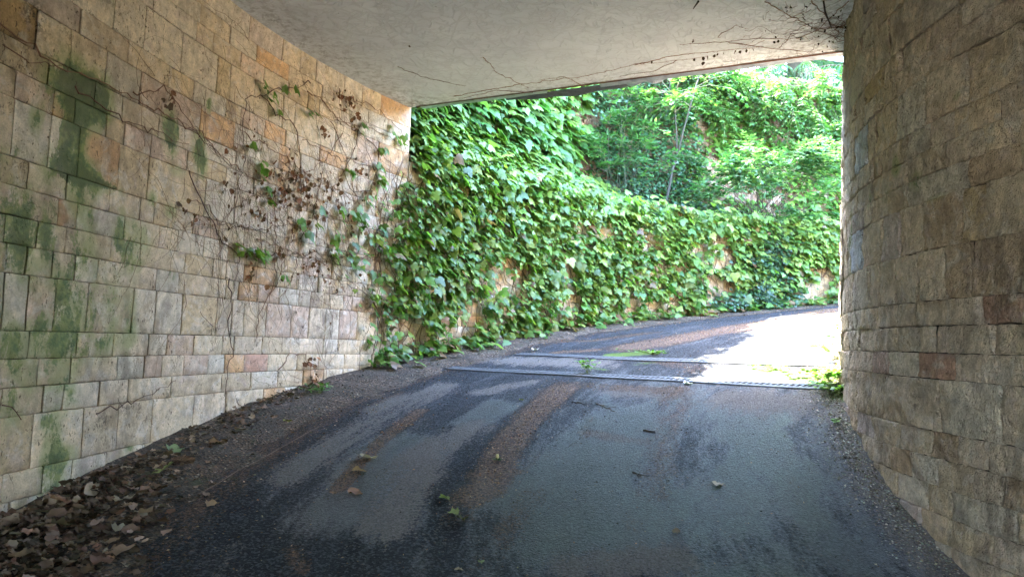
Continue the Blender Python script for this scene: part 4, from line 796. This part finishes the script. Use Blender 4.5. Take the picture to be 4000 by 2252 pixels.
def shrub(label, base, targets, n, tpl, size, cols, ns=3, L=.38, droop=.25, lname='leaf', npart=120, spread=1., cat='shrub', rad=.009):
    sh = thing('shrub', label, cat, base); it = []; tw = MB(); tips = []; br = MB()
    for c, R_ in targets:
        for _ in range(n):
            p2 = c+Vector((random.gauss(0, R_[0]), random.gauss(0, R_[1]), random.gauss(0, R_[2]))); mid_ = base.lerp(p2, .6)+UP*random.uniform(0, .35); mid_.x += random.gauss(0, .1)
            b0 = base+Vector((random.uniform(-.4, .4), random.uniform(-.3, .3), 0)); (br if _ % 3 == 0 else tw).tube([b0, b0.lerp(mid_, .5)+UP*.1+Vector((random.gauss(0, .1), 0, 0)), mid_, p2], rad if _ % 3 == 0 else rad*.5, .002, 5, (.045, .042, .028)); d = (p2-mid_).normalized(); tips += [(p2, d), (mid_.lerp(p2, .5), d), (mid_.lerp(p2, .8), d)]
    sprays(tips, it, tpl, ns, size, cols, L, droop, tw, spread)
    tag(br.build('branches', M_TWIG, sh), kind='stuff'); tag(tw.build('twigs', M_TWIG, sh), kind='stuff'); place_leaves(lname, it, M_LEAF, sh, npart); return sh
SUNNY = [(.045, .12, .045), (.065, .15, .05), (.035, .10, .035)]
shrub('bushy shrub leaning over the road at the right, its top catching the sun', P_t(77, 9.5, 1.97), [(Vector((3.7, 11.3, 2.85)), (.35, .25, .16)), (Vector((4.7, 11.6, 3.05)), (.3, .25, .16))], 16, OV, .085, SUNNY, 3, .35)
shrub('dark shaded shrub crouching low between the sunny bush and the high wall', P_t(80, 9.7, 1.97), [(Vector((4.9, 12.7, 2.55)), (.5, .25, .3)), (Vector((3.7, 12.7, 3.1)), (.35, .25, .3))], 12, OV, .085, [(.05, .13, .04), (.06, .15, .05)], 3, .35)
shrub('leafy bush spilling over the top of the high wall at the right', P_t(86, 10.7, 5.1), [(P_t(78, 10.1, 4.95), (.5, .3, .25)), (P_t(86, 10.0, 4.9), (.6, .3, .3)), (P_t(83, 9.8, 4.3), (.6, .2, .22))], 16, OV, .10, [(.045, .12, .03), (.065, .15, .035)], 3, .4, .35)
shrub('pale sunny bush on top of the high wall behind the forked sapling', P_t(71, 10.8, 5.1), [(P_t(71.5, 10.0, 5.0), (.5, .3, .22)), (P_t(75, 9.9, 4.75), (.35, .25, .25)), (P_t(67, 10.4, 5.35), (.5, .3, .25))], 14, OV, .09, [(.05, .13, .035), (.07, .16, .04), (.10, .19, .045)], 3, .4, .3)
# ------------------------------------------------------------------ trees beyond the high wall
def broadleaf(label, base, h, R_, nl=5200, cols=((.05, .12, .03), (.07, .15, .035)), size=.16):
    t = thing('broadleaf_tree', label, 'tree', base); m = MB(); m.tube([base, base+Vector((.1, 0, h*.35)), base+Vector((0, .1, h*.6))], .22, .12, 9, None, .05); m.build('trunk', M_BARK, t, True)
    cen = []
    for k in range(9):
        an = k*2.4; c = base+Vector((math.cos(an)*R_*.55*random.uniform(.5, 1), math.sin(an)*R_*.55*random.uniform(.5, 1), h*random.uniform(.5, .95))); cen.append((c, R_*random.uniform(.3, .5)))
        m = MB(); m.tube([base+Vector((0, 0, h*.35)), base.lerp(c, .6)+UP*.3, c], .09, .025, 6, None, .05); m.build('limb', M_BARK, t, True)
    it = []
    for _ in range(nl):
        c, r_ = random.choice(cen); v = Vector((random.gauss(0, 1), random.gauss(0, 1), random.gauss(0, .8))).normalized()*r_*random.uniform(.55, 1.1); tip = Vector((random.gauss(0, 1), random.gauss(0, 1), -.5)); it.append((OV, c+v, frame_from(tip, UP+Vector((random.gauss(0, .6), random.gauss(0, .6), 0))), size*random.uniform(.7, 1.3), rcol(random.choice(cols))))
    o = cloud('crown', it, M_LEAF, t); return t
def spruce(label, base, h, R_, z0, cols):
    t = thing('spruce_tree', label, 'tree', base); m = MB(); m.tube([base, base+UP*h], .2, .03, 9, None, .03); m.build('trunk', M_BARK, t, True)
    tw = MB(); V = []; F = []; C = []
    lv = z0
    while lv < h-.3:
        f = 1-(lv-z0)/(h-z0); 
        for k in range(9):
            an = random.uniform(0, 2*PI); L = R_*(.35+.65*f)*random.uniform(.75, 1.1); p = base+UP*lv; d = Vector((math.cos(an), math.sin(an), 0)); pts = [p+d*L*u-UP*(.55*L*u*u*.6)+UP*.1*u for u in (0, .25, .5, .75, 1)]; tw.tube(pts, .03*f+.01, .006, 4, (.10, .07, .05))
            for u in np.arange(.2, 1.02, .05):
                q = p+d*L*u-UP*(.33*L*u*u)+UP*.1*u
                for sd in (-1, 1):
                    side = (d.cross(UP)*sd+d*.5+Vector((0, 0, -.35))).normalized(); ln = .5*(1.15-u*.6)*random.uniform(.6, 1.2); hang = q+side*ln*.4-UP*ln*.75; o = len(V); w = d*.035
                    V += [q-w, q+w, (q+side*ln*.35-UP*.15*ln)+w*1.3, hang, (q+side*ln*.35-UP*.15*ln)-w*1.3]; F += [(o, o+1, o+2), (o, o+2, o+4), (o+4, o+2, o+3)]; c = rcol(random.choice(cols)); C += [c+(1,)]*5
                    for e_ in range(5):
                        o = len(V); a = q.lerp(hang, random.uniform(.1, .9)); b = a+Vector((random.gauss(0, .06), random.gauss(0, .06), -random.uniform(.05, .2))); V += [a-w*.3, a+w*.3, b]; F.append((o, o+1, o+2)); C += [c+(1,)]*3
        lv += .42
    tag(tw.build('branches', M_TWIG, t), kind='stuff'); o = link('needles', mesh('needles', V, np.array(F, dtype=np.int32), M_LEAF, False, lc=np.array(C)), t); tag(o, kind='stuff')
spruce('drooping blue-green spruce beyond the wall at the top right', Vector((6.6, 17.4, 5.1)), 11, 3.1, .3, [(.05, .12, .07), (.06, .14, .07), (.09, .19, .08)])
spruce('second spruce half hidden behind the pale bush above the high wall', Vector((2.9, 19.2, 5.1)), 10, 2.6, .3, [(.06, .14, .06), (.08, .17, .06)])
broadleaf('broadleaf tree behind the wall left of the spruces', Vector((-1.0, 21.5, 5.1)), 8, 3.)
broadleaf('broadleaf tree standing far right behind the tunnel mouth', Vector((13.5, 19, 5.1)), 8, 3.2)
broadleaf('large broadleaf tree far to the left above the tunnel', Vector((-13, 14, 3.3)), 7, 3.2)
# ------------------------------------------------------------------ drains
def drain(label, A, B):
    A, B = Vector(A).to_3d(), Vector(B).to_3d(); d = (B-A); L = d.length; d.normalize(); nrm = Vector((-d.y, d.x, 0)); t = thing('drain_channel', label, 'drain', (A.x, A.y, float(gz(A.x, A.y))))
    def pt(u, v, w): x, y = A.x+d.x*u+nrm.x*v, A.y+d.y*u+nrm.y*v; return (x, y, float(gz(x, y))+w+N3(x*.9, y*.9, 3)*.012)
    def bar(m, u0, u1, v0, v1, w0, w1, seg=1, sk=0):
        for q in range(seg):
            a = u0+(u1-u0)*q/seg; b = u0+(u1-u0)*(q+1)/seg; V = [pt(u+(sk if v == v1 else 0), v, w) for u in (a, b) for v in (v0, v1) for w in (w0, w1)]
            m.add(V, [(0,1,3,2),(4,6,7,5),(0,4,5,1),(2,3,7,6),(0,2,6,4),(1,5,7,3)])
    H = .062; n = int(L/.3)
    m = MB(); bar(m, 0, L, -H+.012, H-.012, .0045, .0055, n); m.build('channel_bed', M_DARK, t)  # near-black strip at road level, its colour stands for a deep channel's shade
    for v0 in (-H, H-.012): m = MB(); bar(m, 0, L, v0, v0+.012, .003, .012, n); m.build('frame_rail', M_ZINC, t)
    u = .01; k = 0
    while u < L-.1:
        u1 = min(u+.5, L-.005); m = MB(); dz = random.uniform(-.001, .002)
        bar(m, u, u1, -H+.014, -H+.034,   .004, .0115+dz, 2); bar(m, u, u1, H-.034, H-.014,   .004, .0115+dz, 2)
        w = u
        while w < u1-.03: bar(m, w, w+.020, -H+.034, H-.034, .004, .011+dz, 1, .028); w += .05
        o = m.build('grate', M_ZINC, t); u = u1+.006
    return t
drain('nearer slotted steel drain across the driveway under the tunnel mouth', *D['DR'][0])
drain('farther slotted steel drain across the driveway just outside the tunnel', *D['DR'][1])
# ------------------------------------------------------------------ litter
def gpt(x, y, h=0.): return Vector((x, y, max(bank_h(x, y) if math.hypot(x-CX, y-CY) > 8.2 else -9, float(gz(x, y))+N3(x*.9, y*.9, 3)*.012+N3(x*3, y*3, 1)*.004)+h))
def fallen(key, label, size, col, tilt=.25, seed=None, lift=.012, grp=None, two=False):
    x, y = D['FL'][key]; t = random.choice(DEADT) if seed is None else DEADT[seed]; an = random.uniform(0, 2*PI)
    fr_ = frame_from(Vector((math.cos(an), math.sin(an), random.uniform(-tilt, tilt)*.4)), UP+Vector((random.gauss(0, tilt), random.gauss(0, tilt)-.1, 0)))
    v = leaf_verts(t, gpt(x, y, lift)-Vector(fr_@np.array([0, .45, 0]))*size, fr_, size)
    mz = min(q[2]-float(gpt(q[0], q[1]).z) for q in v); v[:, 2] -= mz-.002
    F = list(t[1]); C = np.tile(np.array(tuple(col)+(1,)), (len(v), 1))
    # stalk
    b = v[0]; dirn = (v[0]-v[-1]); dirn = dirn/np.linalg.norm(dirn); s2 = np.cross(dirn, [0, 0, 1])*.002; e_ = b+dirn*size*.5; e_[2] = gpt(e_[0], e_[1]).z+.006; o = len(v)
    v = np.vstack([v, [b-s2, b+s2, e_+s2*.6, e_-s2*.6]]); C = np.tile(np.array(tuple(col)+(1,)), (len(v), 1)); C[o:] = (.16, .09, .05, 1)
    ob = link('fallen_leaf', mesh('fallen_leaf', v, [tuple(f) for f in F]+[(o, o+1, o+2), (o, o+2, o+3)], M_DEAD, True, lc=C)); tag(ob, label, 'leaf', grp); return ob
TAN = (.34, .22, .13); PALE = (.42, .33, .24); PKB = (.30, .17, .12); GRN = (.20, .24, .08)
for a in [('l1', 'large pale tan curled leaf on the asphalt between the two dry light patches', .13, PALE), ('l2', 'tan star-shaped leaf just below the large pale curled one', .10, TAN), ('l3', 'pinkish brown leaf lying nearest below the star-shaped one', .11, PKB), ('l4', 'small brown leaf left of the pinkish brown leaf', .06, PKB), ('l5', 'flat tan leaf alone on dark asphalt at the lower left', .09, TAN, .12),
          ('l6', 'greyish green leaf, uppermost of three right of the light patch', .08, GRN), ('l7', 'green leaf in the middle of three right of the light patch', .08, (.24, .27, .10)), ('l8', 'dark olive crumpled leaf, lowest of three right of the light patch', .12, (.09, .08, .03)), ('l9', 'pale star-shaped leaf alone on the wet asphalt at the right', .085, (.46, .36, .27), .1),
          ('l10', 'small brown curled leaf on wet asphalt near the bottom centre', .07, (.2, .13, .08)), ('l11', 'small pale leaf at the bottom edge, left of the tiny greenish one', .05, PALE), ('l12', 'tiny greenish leaf at the bottom edge of the asphalt', .04, (.25, .30, .15)), ('l13', 'yellow-green leaf on the dirt strip beside the left wall', .08, (.28, .28, .07)), ('l14', 'brown leaf resting above the pine cone on the dirt strip', .12, PKB),
          ('l15', 'long pale green leaf left of the pine cone', .14, (.25, .30, .14)), ('l16', 'pale green lobed leaf below the pine cone', .15, (.30, .32, .12)), ('l17', 'big flat tan leaf at the right edge of the leaf heap', .15, (.36, .23, .15), .1), ('l18', 'pale curled leaf in the leaf heap above the big flat one', .13, (.45, .40, .30), .5), ('l19', 'big pinkish leaf on the leaf heap at the lower left', .14, (.33, .20, .15), .3),
          ('l20', 'white flat scrap of leaf lying just before the nearer drain', .09, (.6, .57, .48), .05), ('l21', 'pale leaf at the foot of the ivy near the farther drain', .11, (.5, .42, .32), .3), ('l22', 'yellowish green small leaf left of the brown debris below the drain', .05, (.28, .28, .08))]:
    fallen(*a)
# heap of leaves at the lower left
hl = []
for i in range(4400):
    td = random.uniform(-9, 22); r_ = 9.02-abs(random.gauss(0, .26))*(1.2-.035*max(0, td+4)); 
    if random.random() > (1 if td < 2 else max(.16, 1-(td-1)/8)): continue
    x, y = polar(td, r_); size = random.uniform(.025, .075)*(1 if td < 5 else .7)*(1.8 if random.random() < .09 else 1); col = rcol(random.choice([(.16, .10, .07), (.26, .165, .12), (.09, .055, .035), (.34, .24, .18), (.20, .11, .075), (.06, .035, .022), (.12, .07, .05)]), .35, .1); an = random.uniform(0, 2*PI)
    fr_ = frame_from(Vector((math.cos(an), math.sin(an), random.gauss(0, .25))), UP+Vector((random.gauss(0, .4), random.gauss(0, .4), 0))); hl.append((random.choice(DEADT), gpt(x, y, random.uniform(.01, .05)*(1.2 if td < 3 else .5)), fr_, size, col))
def near(it): pr = project(Vector(it[1])); return -it[3]/pr[2] if pr and 0 < pr[0] < 4000 and pr[1] < 2252 else 0
hl.sort(key=near)
for tpl, P, fr_, size, col in hl[:140]:
    v = leaf_verts(tpl, (0, 0, 0), fr_, size); o = link('fallen_leaf', mesh('fallen_leaf', v, np.array(tpl[1], dtype=np.int32), M_DEAD, True, lc=np.tile(np.array(tuple(col)+(1,)), (len(v), 1)))); o.location = P; tag(o, 'curled brown leaf in the heap at the foot of the left wall', 'leaf', 'brown leaves heaped against the left wall')
cloud('leaf_litter', hl[140:], M_DEAD, None)
# crumbs, seed flakes and needles
def scatter(name, pts, cols, smin, smax, asp, lift=.003):
    V = []; F = []; C = []
    for x, y in pts:
        p = gpt(x, y, lift); an = random.uniform(0, PI); l = random.uniform(smin, smax); w = l*asp*random.uniform(.6, 1.3); a = Vector((math.cos(an), math.sin(an), random.gauss(0, .18)))*l*.5; b = Vector((-math.sin(an), math.cos(an), random.gauss(0, .35)))*w*.5; o = len(V)
        V += [p-a, p+b+UP*w*.25, p+a, p-b]; F.append((o, o+1, o+2, o+3)); c = rcol(random.choice(cols), .35, .15); C += [c+(1,)]*4
    ob = link(name, mesh(name, V, np.array(F, dtype=np.int32), M_DEAD, False, lc=np.array(C))); tag(ob, kind='stuff')
def along(P, R_, n):
    out = []
    P = [np.array(p) for p in P]; seg = [np.linalg.norm(b-a) for a, b in zip(P, P[1:])]; tot = sum(seg)
    for _ in range(n):
        u = random.uniform(0, tot); 
        for k, q in enumerate(seg):
            if u <= q: break
            u -= q
        c = P[k]+(P[k+1]-P[k])*(u/max(seg[k], 1e-6)); out.append((c[0]+random.gauss(0, R_*.75), c[1]+random.gauss(0, R_*.75)))
    return out
RED = [(.40, .20, .10), (.28, .13, .07), (.50, .34, .22), (.14, .07, .04)]; DK = [(.06, .035, .022), (.10, .06, .035), (.03, .02, .014)]
for i, (pts, R_, k) in enumerate(D['G']['deb']):
    L = sum(math.dist(a, b) for a, b in zip(pts, pts[1:])); n = int(L*R_*2*(2600 if i < 3 else 1300)*k); scatter('seed_flakes', along(pts, R_, n), RED if i in (0, 1, 2, 4, 5) else RED+DK*2, .006, .018, .5)
pp = []
while len(pp) < 9000:
    td = random.uniform(-12, 90); r_ = 8.15+random.gauss(.35, .33); pp.append(polar(td, r_)) if r_ < 8.98 else None
scatter('dirt_crumbs', pp, RED+DK*3+[(.35, .27, .18)], .006, .024, .55)
pp = []
while len(pp) < 8000:
    s = random.uniform(7.6, 12.2); x, y, nx, ny = curve_right(s); o_ = abs(random.gauss(0, .13))+.01; pp.append((x+nx*o_, y+ny*o_))
scatter('gravel_crumbs', pp, [(.40, .37, .33), (.30, .24, .19), (.16, .12, .09), (.52, .47, .40)], .006, .020, .8)
pp = []
while len(pp) < 9500: td = random.uniform(-14, 75); r_ = random.uniform(4.5, 8.3); pp.append(polar(td, r_))
scatter('road_crumbs', pp, DK*3+RED+[(.2, .17, .14)], .005, .019, .45)
# pine cone
def pine_cone(x, y):
    t = thing('pine_cone', 'long brown pine cone lying in the litter beside the left wall', 'pine cone', gpt(x, y)); m = MB(); ax = Vector((.95, .25, .02)).normalized(); c0 = gpt(x, y, .028)-ax*.07; u_ = ax.cross(UP).normalized(); w_ = ax.cross(u_)
    m.tube([c0+ax*.14*k/6 for k in range(7)], .012, .006, 6, (.06, .035, .02)); sc_ = MB()
    for k in range(90):
        f = k/90; an = k*2.4; rr_ = .027*math.sin(PI*(.12+.83*f))**.7; d = u_*math.cos(an)+w_*math.sin(an); p = c0+ax*.14*f+d*rr_*.4; q = c0+ax*(.14*f+.012)+d*rr_; sd = ax.cross(d)*.009; sc_.add([p-sd*.5, p+sd*.5, q+sd, q+ax*.004, q-sd], [(0, 1, 2, 3, 4)], (.16, .09, .05))
    m.build('core', M_TWIG, t); sc_.build('scales', M_TWIG, t)['kind'] = 'stuff'
pine_cone(*D['FL']['cone'])
# yellow bud with green tuft
x, y = D['FL']['bud']; t = thing('seed_pod', 'pale yellow bud with a green needle tuft on the asphalt', 'seed pod', gpt(x, y)); m = MB(); p = gpt(x+.01, y+.03, .018); m.tube([p+Vector((0, .0, -.014)), p+Vector((0, .004, -.004)), p+Vector((0, .01, .012)), p+Vector((0, .014, .022))], .012, .010, 8, (.50, .42, .20)); m.build('bud', M_TWIG, t, True); m = MB()
for _ in range(60): d = Vector((random.gauss(0, .5), -1+random.gauss(0, .3), random.uniform(0, .5))).normalized()*random.uniform(.03, .065); m.tube([p-Vector((0, 0, .012)), p-Vector((0, 0, .012))+d], .0016, .0006, 3, (.06, .13, .03))
m.build('needle_tuft', M_TWIG, t)
def twig(label, a, b, r_=.005, fork=False, col=(.05, .035, .025)):
    A = gpt(*D['FL'][a], .006); B = gpt(*D['FL'][b], .008); m = MB(); n = 7; pts = []
    for k in range(n+1): q = A.lerp(B, k/n)+Vector((random.gauss(0, .008), random.gauss(0, .008), 0)); q.z = gpt(q.x, q.y, .006).z; pts.append(q)
    m.tube(pts, r_, r_*.5, 5, col, .15)
    if fork:
        for k in (2, 4): q = pts[k]+Vector((random.uniform(.04, .09), random.uniform(-.08, .08), 0)); q.z = gpt(q.x, q.y, .008).z; m.tube([pts[k], q], r_*.6, r_*.3, 4, col)
    tag(m.build('twig', M_TWIG), label, 'twig')
twig('short straight dark stick on the asphalt near the centre', 'tw1a', 'tw1b', .008); twig('forked dry twig lying before the nearer drain', 'tw2a', 'tw2b', .006, True, (.12, .09, .06)); twig('long thin twig along the edge of the dirt strip', 'tw3a', 'tw3b', .004, False, (.14, .09, .06)); twig('thin black curved twig left of the forked one', 'tw4a', 'tw4b', .005); twig('tiny dark twig on the wet asphalt in the middle', 'tw5a', 'tw5b', .006, True)
# weeds
def weed(key, label, h, n, tpl, size, cols, spread=.08, name='weed', upright=True):
    x, y = D['FL'][key]; base = gpt(x, y); t = thing(name, label, 'weed', base); m = MB(); it = []
    for _ in range(n):
        d = Vector((random.gauss(0, spread), random.gauss(0, spread), h*random.uniform(.5, 1))); pts = [base, base+d*.5+UP*.01, base+d]; m.tube(pts, .0025, .001, 4, (.12, .16, .05))
        for k in range(5):
            p = base+d*random.uniform(.35, 1); an = random.uniform(0, 2*PI); it.append((tpl, p, frame_from(Vector((math.cos(an), math.sin(an), random.uniform(-.2, .5))), UP+Vector((random.gauss(0, .4), random.gauss(0, .4), 0))), size*random.uniform(.6, 1.2), rcol(random.choice(cols))))
    m.build('stems', M_TWIG, t)['kind'] = 'stuff'; place_leaves('leaf', it, M_LEAF, t, 100)
BG = [(.16, .30, .04), (.12, .26, .04)]
weed('seed', 'small bright green seedling growing out of the nearer drain', .17, 9, OV, .06, BG, .05)
weed('w1', 'tall sparse weed with broad leaves at the corner of the right wall', .42, 5, OV, .13, [(.11, .25, .05)], .14)
weed('w2', 'low clump of yellow-green weeds by the right wall beyond the nearer drain', .13, 26, SM, .06, BG, .17)
weed('w4', 'green weeds at the right end of the nearer drain', .10, 16, SM, .06, BG, .12)
weed('w3', 'tiny green sprout in the grit along the right wall', .05, 4, SM, .035, BG, .03)
weed('w5', 'sparse green tufts in the sunlit strip between the drains', .05, 14, SM, .035, BG, .16)
weed('s7', 'pale green moss tuft growing on the farther drain', .05, 22, SM, .03, BG, .16)
weed('spr', 'feathery green sprig creeping on the dirt at the foot of the left wall', .10, 10, OVN, .06, [(.11, .25, .04)], .09)
